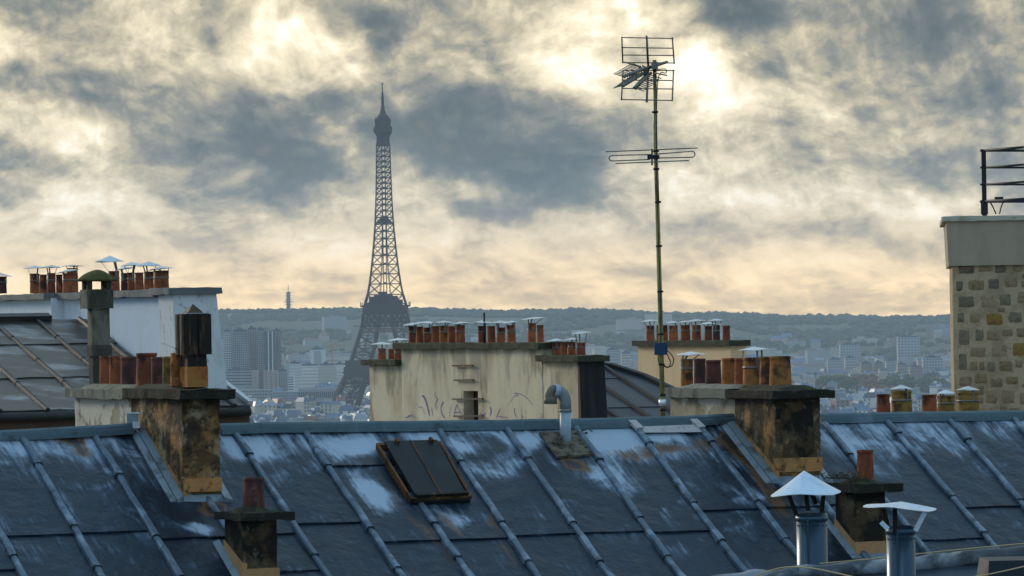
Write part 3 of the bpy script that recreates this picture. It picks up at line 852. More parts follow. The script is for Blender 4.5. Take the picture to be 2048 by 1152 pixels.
# ------------------------------------------------------------------ the lattice tower
def lattice_tower():
    D = 4200.0
    base = P(774.5, 854, D); cx = base.x; cyy = D
    IR = M('tower_iron', (.045, .034, .030), .7, .1)
    IRL = M('tower_iron_lit_band', (.16, .11, .085), .75)  # paler copy of the iron, light painted into the band's colour
    T = empty('lattice_tower', (cx, cyy, 0), 'tall brown iron lattice tower with platforms rising above the whole city', 'tower')
    K = [(0, 62.5, 25), (20, 51, 22.5), (40, 42, 20.5), (57, 35, 18.8), (75, 29, 17.6), (95, 22.3, 15.6), (115, 19.6, 13.5), (128, 15.6, 11), (150, 12.4, 9.6), (165, 10.8, 8.4), (180, 9.4, 7.4), (196, 8.2, 6.4), (220, 7.2, 5.6), (250, 6.4, 5.0), (270, 6.0, 4.6), (276, 6.0, 4.6)]

    def prof(z, k):
        for a, b in zip(K, K[1:]):
            if z <= b[0]: return lerp(a[k], b[k], (z - a[0]) / (b[0] - a[0]))
        return K[-1][k]

    def W(x, y, z): return Vector((cx + x, cyy + y, z))

    def leg(sx, sy, z0, z1, n, tc, tb):
        mb = MB()
        zs = [lerp(z0, z1, i / n) for i in range(n + 1)]
        def cs(z):
            o, l = prof(z, 1), prof(z, 2); i = o - l
            return [(sx * o, sy * o), (sx * i, sy * o), (sx * i, sy * i), (sx * o, sy * i)]
        for a, b in zip(zs, zs[1:]):
            A, Bc = cs(a), cs(b)
            for k in range(4):
                k2 = (k + 1) % 4
                mb.bar(W(*A[k], a), W(*Bc[k], b), tc)
                mb.bar(W(*A[k], a), W(*Bc[k2], b), tb); mb.bar(W(*A[k2], a), W(*Bc[k], b), tb)
                mb.bar(W(*A[k], a), W(*A[k2], a), tb * 1.1)
                # secondary lattice in the faces
                m_ = (Vector(A[k]) + Vector(A[k2]) + Vector(Bc[k]) + Vector(Bc[k2])) / 4
                mb.bar(W(*((Vector(A[k]) + Vector(A[k2])) / 2), a), W(*((Vector(Bc[k]) + Vector(Bc[k2])) / 2), b), tb * .6)
        return mb

    for sx in (-1, 1):
        for sy in (-1, 1):
            mb = leg(sx, sy, 0, 50, 5, 1.7, .5)
            mb2 = leg(sx, sy, 60, 106, 5, 1.5, .45)
            mb.v, o1 = mb.v, len(mb.v)
            for f, s in zip(mb2.f, mb2.sm): mb.f.append(tuple(i + o1 for i in f)); mb.sm.append(s); mb.mi.append(0)
            mb.v += mb2.v
            mb.box(W(sx * 50 - 14 + (-1 if sx < 0 else 1) * 0, sy * 50 - 14, 0), (28, 0, 0), (0, 28, 0), (0, 0, 4))
            mb.build('leg', IR, T)
    # arches between the legs
    for ax in range(4):
        mb = MB(); ang = ax * pi / 2
        def R(x, y, z): return W(x * cos(ang) - y * sin(ang), x * sin(ang) + y * cos(ang), z)
        N = 22; prev = None
        for i in range(N + 1):
            t = pi * i / N
            zc = 9 + 36 * sin(t) ** .9; xc = -37 * cos(t)
            zo = zc + 5.0; xo = xc * 1.06
            yy = -(prof(min(zc, 50), 1))
            p1, p2 = R(xc, yy, zc), R(xo, yy, zo)
            if prev:
                mb.bar(prev[0], p1, .9); mb.bar(prev[1], p2, .9); mb.bar(prev[0], p2, .5)
            mb.bar(p1, p2, .5); prev = (p1, p2)
        mb.build('arch', IR, T)

    def belt(zlo, zhi, half, thick, name, mat=IR, n=14, t=.7):
        mb = MB()
        for ax in range(4):
            ang = ax * pi / 2
            def R(x, y, z): return W(x * cos(ang) - y * sin(ang), x * sin(ang) + y * cos(ang), z)
            mb.bar(R(-half, -half, zlo), R(half, -half, zlo), thick); mb.bar(R(-half, -half, zhi), R(half, -half, zhi), thick)
            for i in range(n):
                a, b = lerp(-half, half, i / n), lerp(-half, half, (i + 1) / n)
                mb.bar(R(a, -half, zlo), R(b, -half, zhi), t); mb.bar(R(b, -half, zlo), R(a, -half, zhi), t); mb.bar(R(a, -half, zlo), R(a, -half, zhi), t)
        return mb.build(name, mat, T)
    belt(43, 50, 38, 1.3, 'girder_belt', n=18)
    mb = MB(); mb.box(W(-38.5, -38.5, 50), (77, 0, 0), (0, 77, 0), (0, 0, 8.5)); mb.box(W(-39.5, -39.5, 53), (79, 0, 0), (0, 79, 0), (0, 0, 1.4)); mb.box(W(-37, -37, 58.5), (74, 0, 0), (0, 20, 0), (0, 0, 6)); mb.box(W(-37, 17, 58.5), (74, 0, 0), (0, 20, 0), (0, 0, 6)); mb.build('first_platform', IR, T)
    belt(96, 107, 21.3, 1.2, 'girder_belt', n=8, t=.9)
    mb = MB(); mb.box(W(-20.8, -20.8, 107.5), (41.6, 0, 0), (0, 41.6, 0), (0, 0, 6.5)); mb.box(W(-22.8, -22.8, 114), (45.6, 0, 0), (0, 45.6, 0), (0, 0, 1.6))
    for (xx, hh, ww) in [(-17, 2.6, 5), (-13, 8, 5), (-8, 10, 6), (-3, 12.5, 7), (3, 10.5, 6), (8.5, 8.5, 5), (12.5, 5, 6)]:
        mb.box(W(xx - ww / 2 + .5, -12, 115.6), (ww, 0, 0), (0, 24, 0), (0, 0, hh))
    for sx in (-1, 1):
        mb.bar(W(sx * 22.5, -22.5, 115), W(sx * 22.5, -22.5, 118.5), .8); mb.bar(W(sx * 22.5, 22.5, 115), W(sx * 22.5, 22.5, 118.5), .8)
    mb.build('second_platform', IR, T)
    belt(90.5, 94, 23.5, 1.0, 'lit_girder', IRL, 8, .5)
    # upper shaft
    mb = MB(); zs = [115]; st = 10.5
    while zs[-1] < 264: zs.append(zs[-1] + st); st = max(5.0, st * .945)
    zs[-1] = 267
    for ax in range(4):
        ang = ax * pi / 2
        def R(x, y, z): return W(x * cos(ang) - y * sin(ang), x * sin(ang) + y * cos(ang), z)
        for a, b in zip(zs, zs[1:]):
            oa, ob = prof(a, 1), prof(b, 1); ia, ib = max(1.4, oa - prof(a, 2)), max(1.4, ob - prof(b, 2))
            mb.bar(R(-oa, -oa, a), R(-ob, -ob, b), 1.15 if a < 200 else .9)
            mb.bar(R(-oa, -oa, a), R(oa, -oa, a), .75)
            for s in (-1, 1):
                mb.bar(R(s * ia, -oa, a), R(s * ib, -ob, b), .55)
                mb.bar(R(s * ia, -oa, a), R(s * ob, -ob, b), .5); mb.bar(R(s * oa, -oa, a), R(s * ib, -ob, b), .5)
    for s in (-1, 1):
        mb.bar(W(s * 1.4, 0, 115), W(s * 1.4, 0, 268), .8)
    for a in zs: mb.cbox(W(0, 0, a), 3.6, 3.6, 1.6)
    mb.build('upper_shaft', IR, T)
    mb = MB(); mb.hexa([W(-8.4, -8.4, 192), W(8.4, -8.4, 192), W(8.4, 8.4, 192), W(-8.4, 8.4, 192), W(-3, -3, 197.5), W(3, -3, 197.5), W(3, 3, 197.5), W(-3, 3, 197.5)]); mb.build('middle_platform', IR, T)
    mb = MB(); mb.box(W(-6.0, -6.0, 264), (12, 0, 0), (0, 12, 0), (0, 0, 12))
    mb.hexa([W(-6, -6, 273), W(6, -6, 273), W(6, 6, 273), W(-6, 6, 273), W(-8.3, -8.3, 277), W(8.3, -8.3, 277), W(8.3, 8.3, 277), W(-8.3, 8.3, 277)])
    mb.box(W(-8.5, -8.5, 277), (17, 0, 0), (0, 17, 0), (0, 0, 5)); mb.box(W(-7.2, -7.2, 282), (14.4, 0, 0), (0, 14.4, 0), (0, 0, 3)); mb.box(W(-7.4, -7.4, 285.5), (14.8, 0, 0), (0, 14.8, 0), (0, 0, 3.6))
    mb.build('top_gallery', IR, T)
    mb = MB(); mb.lathe(W(0, 0, 288), [(6.2, 0), (6.0, 2.5), (5.0, 4.5), (3.2, 6.2), (2.6, 9), (2.0, 10), (1.9, 13), (1.4, 14), (1.4, 22), (1.0, 22.5), (1.0, 26), (.55, 26.5), (.5, 35), (0, 35.2)], 12)
    for k in range(10):
        an = k * .63; mb.bar(W(6.6 * cos(an), 6.6 * sin(an), 286), W(6.6 * cos(an), 6.6 * sin(an), 291.5), .5)
    mb.bar(W(-1.3, 0, 322.3), W(1.3, 0, 322.3), .5)
    mb.build('cupola_and_antenna', IR, T)
lattice_tower()

# ------------------------------------------------------------------ main zinc roof
def yline(px): return 874 - 40 * px / 2048.0
def ridge_u(px): return MR.puv(px, yline(px))[0]
def ridge_pt(px, py):
    r0 = MR.at(ridge_u(px), 0)
    return P(px, py, r0.y)

VMAX = 5.6
SEAMS = [(-545, .40), (-398, .44), (-250, .50), (-105, .54), (40.6, .57), (186, .60), (327, .65), (466, .642), (604, .676), (737, .68), (872, .673), (1007, .694), (1146, .70), (1265, .743), (1390, .76), (1516, .78), (1641, .79),
         (1767, .856), (1892, .873), (2020, .88), (2148, .91), (2276, .94), (2404, .97)]
JOINTS = {2: [(80, 1140)], 3: [(80, 1073)], 4: [(225, 1067)], 5: [(390, 1079)], 6: [(570, 1070), (595, 1145)], 7: [(655, 1049)], 8: [(710, 934), (820, 1085)], 9: [(950, 1081)], 10: [(1090, 1072)], 11: [(1125, 1070)],
          12: [(1225, 1070)], 13: [(1330, 1026)], 14: [(1465, 1020)], 15: [(1610, 1014), (1667, 1089)], 16: [(1700, 1088)], 17: [(1857, 1020)], 18: [(1990, 1017)], 19: [(2100, 1014)]}
CLIPS = {4: (933, 1058), 5: (955, 1078), 6: (1010, 1100), 7: (914, 1037), 8: (937, 1062), 9: (1052, 1120), 10: (928, 1050), 11: (922, 1051), 12: (925, 1041), 13: (892, 1011), 14: (889, 1008), 17: (872, 998), 18: (884, 1005)}
seamL = []
for sx_, s_k in SEAMS:
    y0 = yline(sx_)
    u0, v0 = MR.puv(sx_, y0)
    u1, v1 = MR.puv(sx_ + s_k * 280, y0 + 280)
    seamL.append((u0 - v0 * (u1 - u0) / (v1 - v0), (u1 - u0) / (v1 - v0)))
def seam_u(i, v): return seamL[i][0] + seamL[i][1] * min(v, 2.2) + (max(v, 2.2) - 2.2) * .0

ROOF = empty('zinc_roofed_house', MR.at(0, 1.0, -1.2) - Z3 * 18, 'house with blue-grey zinc sheet roof and round battens filling the foreground', 'building')
uvf = lambda p: MR.uv(p)
rs = random.Random(3)
for i in range(len(SEAMS) - 1):
    js = [0.0]
    for (jx, jy) in JOINTS.get(i, [(SEAMS[i][0] + 200, 1060)]): js.append(MR.puv(jx, jy)[1])
    while js[-1] + 1.7 < VMAX: js.append(js[-1] + 1.9)
    js = [j for j in js if j < VMAX] + [VMAX]
    for a, b in zip(js, js[1:]):
        mb = MB(); nx, ny = 6, 8; ids = []
        vs = []; fs = []
        for jv in range(ny + 1):
            v = lerp(a - (.03 if a > 0 else 0), b, jv / ny)
            for iu in range(nx + 1):
                u = lerp(seam_u(i, v), seam_u(i + 1, v), iu / nx)
                edge = min(iu, nx - iu) / (nx / 2)
                h = .004 + .018 * (jv / ny) + mnoise.noise(Vector((u * 2.1, v * 2.1, i))) * .012 * edge + mnoise.noise(Vector((u * 5, v * 4, i + 9))) * .004 * edge
                vs.append(MR.at(u, v, h))
        for jv in range(ny):
            for iu in range(nx):
                k = jv * (nx + 1) + iu
                fs.append((k, k + nx + 1, k + nx + 2, k + 1))
        # turned-down lower edge
        n0 = len(vs)
        mb.add(vs, fs, True)
        lo = [vs[ny * (nx + 1) + iu] for iu in range(nx + 1)]
        lo2 = [p - MR.N * .022 + MR.V * .003 for p in lo]
        mb.add(lo + lo2, [(iu, nx + 1 + iu, nx + 2 + iu, iu + 1) for iu in range(nx)], False)
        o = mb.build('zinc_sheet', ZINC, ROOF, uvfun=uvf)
# black gap under every lap: the boarding is seen as a dark line
mb = MB(); ul, ur = seam_u(0, 0) - .1, seam_u(len(SEAMS) - 1, 1) + .6
mb.box(MR.at(ul, 0, -.03), MR.U * (ur - ul), MR.V * VMAX, -MR.N * .04)
mb.build('roof_boarding', HOLE, ROOF)


def sweep(mb, pts, prof, side, up, smooth=False):
    """sweep a closed profile [(side, up)] along points"""
    n = len(prof); base = len(mb.v); vs = []
    for p in pts:
        for (a, b) in prof: vs.append(Vector(p) + side * a + up * b)
    fs = []
    for i in range(len(pts) - 1):
        for k in range(n):
            k2 = (k + 1) % n
            fs.append((i * n + k, i * n + k2, (i + 1) * n + k2, (i + 1) * n + k))
    fs.append(tuple(range(n))); fs.append(tuple((len(pts) - 1) * n + k for k in reversed(range(n))))
    mb.add(vs, fs, smooth)


BPROF = [(-.036, 0), (-.031, .030), (-.018, .043), (.018, .043), (.031, .030), (.036, 0)]
for i in range(len(SEAMS)):
    vstart = 0.02
    if i == 6: vstart = MR.puv(414, 1000)[1]
    if i == 9: vstart = MR.puv(836, 1008)[1]
    if i == 15: vstart = MR.puv(1630, 985)[1]
    br = [vstart]
    cl = CLIPS.get(i)
    if cl:
        for yy in cl:
            xx = SEAMS[i][0] + SEAMS[i][1] * (yy - yline(SEAMS[i][0]))
            vv = MR.puv(xx, yy)[1]
            if vv > vstart + .1: br.append(vv)
    while br[-1] + .62 < VMAX: br.append(br[-1] + .62)
    br.append(VMAX)
    for k, (a, b) in enumerate(zip(br, br[1:])):
        mb = MB(); pts = []; sc_ = []
        nn = 5
        ph = rs.uniform(0, 6)
        n_ = len(BPROF); vs = []; fs = []
        for t in range(nn + 1):
            v = lerp(a, b + .012, t / nn); u = seam_u(i, v) + .004 * sin(v * 9 + ph) + .006 * mnoise.noise(Vector((v * 2, i * 3.3, 0)))
            w = lerp(.86, 1.06, t / nn) * (1 + .05 * sin(t * 2.2 + ph)); hh = lerp(.0, .006, t / nn)
            for (x_, z_) in BPROF: vs.append(MR.at(u + x_ * w, v, z_ * w + hh + (.004 if z_ > 0 else -.003)))
        for t in range(nn):
            for q_ in range(n_):
                fs.append((t * n_ + q_, (t + 1) * n_ + q_, (t + 1) * n_ + (q_ + 1) % n_, t * n_ + (q_ + 1) % n_))
        fs.append(tuple(reversed(range(n_)))); fs.append(tuple(nn * n_ + q_ for q_ in range(n_)))
        mb.add(vs, fs, False)
        if k > 0:   # clip collar over the joint
            mb.cur = 1
            u = seam_u(i, a)
            vs = []
            for dv in (-.008, .012):
                for (x_, z_) in BPROF: vs.append(MR.at(u + seamL[i][1] * dv + x_ * 1.12, a + dv, z_ * 1.1 + .005))
            mb.add(vs, [(q_, n_ + q_, n_ + (q_ + 1) % n_, (q_ + 1) % n_) for q_ in range(n_)] + [tuple(reversed(range(n_))), tuple(n_ + q_ for q_ in range(n_))])
            cm = bpy.data.materials.get('green_clip') or M('green_clip', (.035, .055, .055), .6, .2)
            mb.build('batten_cap', [ZCAP, cm], ROOF)
        else:
            mb.build('batten_cap', ZCAP, ROOF)
# ridge
RP = [(.075, -.062), (.070, -.016), (.046, -.010), (.040, .014), (.018, .030), (-.018, .030), (-.045, .010), (-.075, -.06)]
for pts in ([(-560, 876), (-200, 872), (0, 868), (150, 860), (262, 853)], [(438, 854), (520, 852)], [(520, 851), (760, 849), (1000, 846)], [(1000, 846), (1180, 843), (1300, 840), (1400, 837), (1472, 833)],
            [(1636, 833), (1740, 832)], [(1740, 831), (1900, 829), (2048, 827), (2260, 824), (2460, 820)]):
    for (a, b) in zip(pts, pts[1:]):
        mb = MB()
        q0, q1 = ridge_pt(*a), ridge_pt(*b)
        n = max(2, int((q1 - q0).length / .25)); pp = []
        for k in range(n + 1):
            p = q0.lerp(q1, k / n); pp.append(p + Z3 * (mnoise.noise(Vector((p.x * 3, 0, 0))) * .004))
        sweep(mb, pp, RP, SH, Z3)
        mb.build('ridge_cap', ZRIDGE, ROOF)
# rear slope and walls
mb = MB()
rl, rr_ = MR.at(ul, 0), MR.at(ur, 0)
back = (-SH * cos(radians(30)) - Z3 * sin(radians(30))) * 3.5
mb.add([rl, rr_, rr_ + back, rl + back], [(0, 1, 2, 3)])
mb.build('rear_slope', ZDARK, ROOF)
mb = MB()
fe = MR.V * (VMAX - .25) - MR.N * .08
A_, B_, C_, D_ = rl + fe, rr_ + fe, rr_ + back * .95 - Z3 * .1, rl + back * .95 - Z3 * .1
def dn(p): return Vector((p.x, p.y, 78))
mb.add([dn(A_), dn(B_), dn(C_), dn(D_), A_, B_, C_, D_, rl - Z3 * .1, rr_ - Z3 * .1], [(0, 1, 5, 4), (1, 2, 6, 9, 5), (2, 3, 7, 6), (3, 0, 4, 8, 7)])
mb.build('wall', BODYW, ROOF)


# ------------------------------------------------------------------ chimney tools
def zat(px, py, Y): return P(px, py, Y).z


def solve_len(C, d, px):
    """distance along d from C at which the point appears at pixel column px"""
    lo, hi = 0.0, 12.0
    s = 1 if proj(C + d * 12)[0] > proj(C)[0] else -1
    for _ in range(50):
        m = (lo + hi) / 2
        if (proj(C + d * m)[0] - px) * s < 0: lo = m
        else: hi = m
    return lo


class Face:
    def __init__(s, o, n): s.o, s.n = Vector(o), Vector(n).normalized()
    def hit(s, px, py, h=0.0):
        r = ray(px, py); t = (s.o + s.n * h - CAM).dot(s.n) / r.dot(s.n)
        return CAM + r * t


ORD = ['first', 'second', 'third', 'fourth', 'fifth', 'sixth', 'seventh', 'eighth', 'ninth', 'tenth']
POTM = {}


def pot_mesh(r, h, mb=None, c=(0, 0, 0), taper=.90, lip=True):
    mb = mb or MB()
    rt = r * taper
    prof = [(r, 0), (r * .99, h * .25), (rt * 1.01, h * .82)]
    if lip: prof += [(rt, h * .90), (rt * 1.07, h * .92), (rt * 1.07, h)]
    else: prof += [(rt, h)]
    prof += [(rt * .86, h), (rt * .82, h * .45), (0, h * .45)]
    return mb.lathe(c, prof, 18)


def cap_mesh(R_, hc, tilt=0.0, n=10, dirn=0.0, seed=0):
    """thin folded sheet-metal rain cap, slightly out of true"""
    mb = MB(); r = random.Random(seed)
    vs = [Vector((0, 0, hc))]; vs2 = [Vector((0, 0, hc - .004))]
    for k in range(n):
        a = 2 * pi * k / n + dirn
        z = r.uniform(-.006, .006) + tilt * cos(a)
        rr = R_ * r.uniform(.95, 1.04)
        vs.append(Vector((cos(a) * rr, sin(a) * rr, z))); vs2.append(Vector((cos(a) * rr * .99, sin(a) * rr * .99, z - .004)))
    fs = [(0, 1 + k, 1 + (k + 1) % n) for k in range(n)]
    m = len(vs)
    f2 = [(m, m + 1 + (k + 1) % n, m + 1 + k) for k in range(n)]
    f3 = [(1 + k, m + 1 + k, m + 1 + (k + 1) % n, 1 + (k + 1) % n) for k in range(n)]
    mb.add(vs + vs2, fs + f2 + f3, False)
    return mb


def shift(mb, c):
    mb.v = [v + Vector(c) for v in mb.v]; return mb


def make_pot(base, h, r, mat, label, group, cap=None, lip=True, seed=0, lean=(0, 0)):
    """cap = (radius, gap above the rim, cone height, tilt)"""
    base = Vector(base)
    if cap is None:
        mb = pot_mesh(r, h, lip=lip)
        mb.v = [v + Vector((lean[0] * v.z, lean[1] * v.z, 0)) for v in mb.v]
        o = shift(mb, base).build('chimney_pot', mat, origin=base)
        return tag(o, label, 'chimney pot', group)
    t = empty('chimney_pot', base, label, 'chimney pot', group)
    mb = pot_mesh(r, h, lip=lip)
    shift(mb, base).build('pot', mat, t)
    cr, gap, hc, tilt = cap[:4]
    rnd = random.Random(seed); a0 = rnd.uniform(0, 2)
    cdx = cap[4] if len(cap) > 4 else 0
    cc = base + Vector((cdx, 0, h + gap))
    shift(cap_mesh(cr, hc, tilt, 10, rnd.uniform(0, 1), seed), cc).build('rain_cap', GALV, t)
    for k in range(3):
        a = a0 + k * 2 * pi / 3
        p0 = base + Vector((cos(a) * r * .97, sin(a) * r * .97, h * .55)); p1 = base + Vector((cos(a) * r * 1.0, sin(a) * r * 1.0, h * .98))
        p2 = cc + Vector((cos(a) * cr * .62, sin(a) * cr * .62, tilt * cos(a) * .6 + .004))
        m2 = MB(); m2.bar(p0, p1, .022, .004, up=(cos(a), sin(a), 0)); m2.bar(p1, p2, .018, .004, up=(cos(a), sin(a), 0)); m2.build('strap', ALU, t)
    m3 = MB(); m3.lathe(base + Z3 * h * .62, [(r * .965, 0), (r * 1.01, 0), (r * 1.01, .018), (r * .965, .018)], 18); m3.build('band', ALU, t)
    return t


class Stack:
    """a party-wall chimney stack: front corner C, running back up the slope (-SH), W wide along the ridge"""
    def __init__(s, name, C, Wd, label, ztop):
        s.C = Vector(C); s.W = Wd; s.ztop = ztop
        s.t = empty(name, (C.x, C.y, C.z), label, 'chimney stack')
        s.side = Face(C, -RH); s.front = Face(C, SH)

    def at(s, l, w, z):
        p = s.C - SH * l + RH * w
        return Vector((p.x, p.y, z))

    def block(s, name, l0, l1, z0, z1, mat, w0=0.0, w1=None, cell=.07, amp=.006, batter=0):
        w1 = s.W if w1 is None else w1
        mb = MB(); mb.rough(s.at(l0, w0, z0), RH * (w1 - w0), -SH * (l1 - l0), Z3 * (z1 - z0), cell, amp, batter=batter)
        return mb.build(name, mat, s.t)

    def axis(s, px, w=.5):
        l = solve_len(s.at(0, s.W * w, s.ztop), -SH, px)
        return l

    def pots(s, lst, ybase, who, group, seed=0, w=.5):
        """lst: (px centre, px width, y top, mat, cap or None); cap=(px half width, y top of cap, tilt)"""
        n = len(lst)
        for i, it in enumerate(lst):
            px, wp, yt, mat = it[:4]; cap = it[4] if len(it) > 4 else None
            ww = it[5] if len(it) > 5 else w
            p = s.at(0, s.W * ww, s.ztop)
            d = 1
            l = 0
            if px < proj(p)[0]: l = solve_len(p, -SH, px)
            else: l = -solve_len(p, SH, px)
            b = p - SH * l
            k = b.y / F
            zb = zat(px, ybase(px) if callable(ybase) else ybase, b.y); zt_ = zat(px, yt, b.y)
            b = Vector((b.x, b.y, zb)); r = wp * k / 2
            c = None
            if cap:
                ct = zat(px, cap[1], b.y); hc = .032 if len(cap) < 4 else cap[3]
                c = (cap[0] * k, max(.02, ct - zt_ - hc), hc, cap[2] if len(cap) > 2 else 0.0, (cap[4] * k if len(cap) > 4 else 0))
            desc = {TERR: 'rust-red', TERD: 'dark maroon', TERO: 'orange', TERY: 'ochre-stained'}.get(mat, 'terracotta')
            make_pot(b, zt_ - zb, r, mat, '%s %s clay pot, %s from left %s' % ('capped' if cap else 'open', desc, ORD[i], who), group, c, seed=seed + i)


def hexpart(name, pts8, mat, parent):
    mb = MB(); mb.hexa(pts8); return mb.build(name, mat, parent)


def flaunch(st, l0, l1, z0, hgt, mat, w0=-.04, w1=None, inset=.09, name='mortar_flaunching'):
    w1 = st.W + .04 if w1 is None else w1
    mb = MB()
    n = 10
    vs = []; fs = []
    rows = 14
    for i in range(rows + 1):
        l = lerp(l0, l1, i / rows)
        e = min(1, min(i, rows - i) / 1.5)
        for j in range(n + 1):
            w = lerp(w0, w1, j / n); ew = sst(min(1, min(j, n - j) / 3.0))
            vs.append(st.at(l, w, z0 + hgt * ew * (e if i not in (0, rows) else 0) + mnoise.noise(Vector((l * 7, w * 7, 1))) * .01 - .004))
    for i in range(rows):
        for j in range(n):
            k = i * (n + 1) + j; fs.append((k, k + 1, k + n + 2, k + n + 1))
    mb.add(vs, fs, True)
    return mb.build(name, mat, st.t)


# ------------------------------------------------------------------ big left stack
C = MR.hit(366, 1000)
k_ = C.y / F
W_ = solve_len(C, RH, 441)
st = Stack('chimney_stack', C, W_, 'long sooty ochre chimney stack topped by clay pots and a black cowl', 0)
ytopL = 797
st.ztop = zat(400, 770, C.y + .2)
zb0, zc0, zc1 = C.z - .5, zat(400, 798, C.y), zat(400, 779, C.y)
lmid = solve_len(st.at(0, 0, zc0), -SH, 262); lend = solve_len(st.at(0, 0, zc0), -SH, 147)
st.block('sooty_body', 0, lmid, zb0, zc0, SOOT, cell=.055, amp=.008)
st.block('pale_rear_body', lmid, lend, zb0, zc0 - .006, CREAMS, w0=.012)
st.block('coping', -.13, lmid + .06, zc0, zc1, COPD, w0=-.06, w1=W_ + .10, cell=.04, amp=.012)
st.block('grey_coping', lmid + .06, lend + .06, zc0 - .012, zc1 - .01, COPG, w0=-.06, w1=W_ + .06, cell=.04, amp=.010)
flaunch(st, .12, lmid, zc1, .045, COPD); flaunch(st, lmid, lend - .1, zc1 - .01, .045, COPG)
yb = lambda px: 772
st.pots([(212, 26, 712, TERR), (234, 31, 712, TERR), (258, 34, 713, TERD), (294, 44, 706, TERR), (317, 30, 714, TERD), (336, 22, 713, TERY)], yb, 'on the long sooty stack', 'clay pots on the long sooty stack')
# cowl
def at_y(px, py, l, w): 
    p = st.at(l, w, 0); return zat(px, py, p.y)
lc = solve_len(st.at(0, W_ * .5, st.ztop), -SH, 388)
if proj(st.at(0, W_ * .5, st.ztop))[0] < 388: lc = 0.1
cc = st.at(lc, W_ * .5, 0); kk = cc.y / F
zq = lambda y: zat(388, y, cc.y)
COW = empty('square_chimney_cowl', (cc.x, cc.y, zq(773)), 'black sheet metal cowl with pointed top on a square orange flue of the left stack', 'chimney cowl')
def sq(mb, c, w, z0, z1, w2=None):
    w2 = w2 or w
    h0, h1 = w / 2, w2 / 2
    f = lambda h, z: [Vector((c.x, c.y, 0)) + RH * (a * h) + SH * (b * h) + Z3 * z for a, b in ((-1, 1), (1, 1), (1, -1), (-1, -1))]
    return mb.hexa(f(h0, z0) + f(h1, z1))
mb = MB(); sq(mb, cc, 44 * kk, zq(774), zq(733)); mb.build('clay_base', TERO, COW)
mb = MB(); sq(mb, cc, 42 * kk, zq(733), zq(708), 40 * kk); mb.build('collar', COWL, COW)
mb = MB(); sq(mb, cc, 34 * kk, zq(708), zq(640)); mb.build('throat', HOLE, COW)
for sgn, d1, d2 in ((1, SH, RH), (-1, SH, RH), (1, RH, SH), (-1, RH, SH)):
    for s2 in (-1, 1):
        # eight upright curved wind shields round the throat
        base_ = Vector((cc.x, cc.y, 0)) + d1 * (sgn * 29 * kk) + d2 * (s2 * 13.8 * kk)
        mb = MB(); vs = []
        n = 4
        for t in range(n + 1):
            o_ = d2 * ((t / n - .5) * 25 * kk) + d1 * (sgn * 3 * kk * sin(pi * t / n))
            vs += [base_ + o_ + Z3 * zq(709), base_ + o_ + Z3 * zq(628), base_ + o_ - d1 * sgn * .004 + Z3 * zq(709), base_ + o_ - d1 * sgn * .004 + Z3 * zq(628)]
        fs = []
        for t in range(n):
            a, b = t * 4, (t + 1) * 4
            fs += [(a, b, b + 1, a + 1), (a + 2, a + 3, b + 3, b + 2), (a + 1, b + 1, b + 3, a + 3), (a, a + 2, b + 2, b)]
        mb.add(vs, fs); mb.build('wind_shield', COWL, COW)
mb = MB(); sq(mb, cc, 44 * kk, zq(629), zq(627)); mb.build('top_plate', COWL, COW)
mb = MB(); sq(mb, cc, 34 * kk, zq(626), zq(608), .004); mb.build('pointed_top', COWLR, COW)
# small drum with its tilted lid
st2w = .18
p_ = st.at(solve_len(st.at(0, W_ * st2w, st.ztop), -SH, 352), W_ * st2w, zat(352, 773, C.y)); kk2 = p_.y / F
DR = empty('clay_flue_drum', p_, 'slim orange ringed clay flue with a tilted metal lid left of the black cowl', 'chimney pot')
hh_ = 66 * kk2
mb = MB(); r_ = 11 * kk2; mb.lathe(p_, [(r_, 0), (r_, hh_ * .25), (r_ * .93, hh_ * .27), (r_, hh_ * .29), (r_, hh_ * .62), (r_ * 1.08, hh_ * .64), (r_ * 1.08, hh_ * .70), (r_ * .92, hh_ * .72), (r_ * .9, hh_), (r_ * .7, hh_), (0, hh_ * .6)], 16); mb.build('drum', TERO, DR)
shift(cap_mesh(20 * kk2, .01, -.035, 12, 0, 4), p_ + Vector((-10 * kk2, 0, hh_ + 14 * kk2))).build('lid', GALV, DR)
mb = MB(); mb.bar(p_ + Z3 * hh_ + RH * r_ * .5, p_ + Vector((-.02, 0, hh_ + 14 * kk2)), .012, .004); mb.build('strap', ALU, DR)


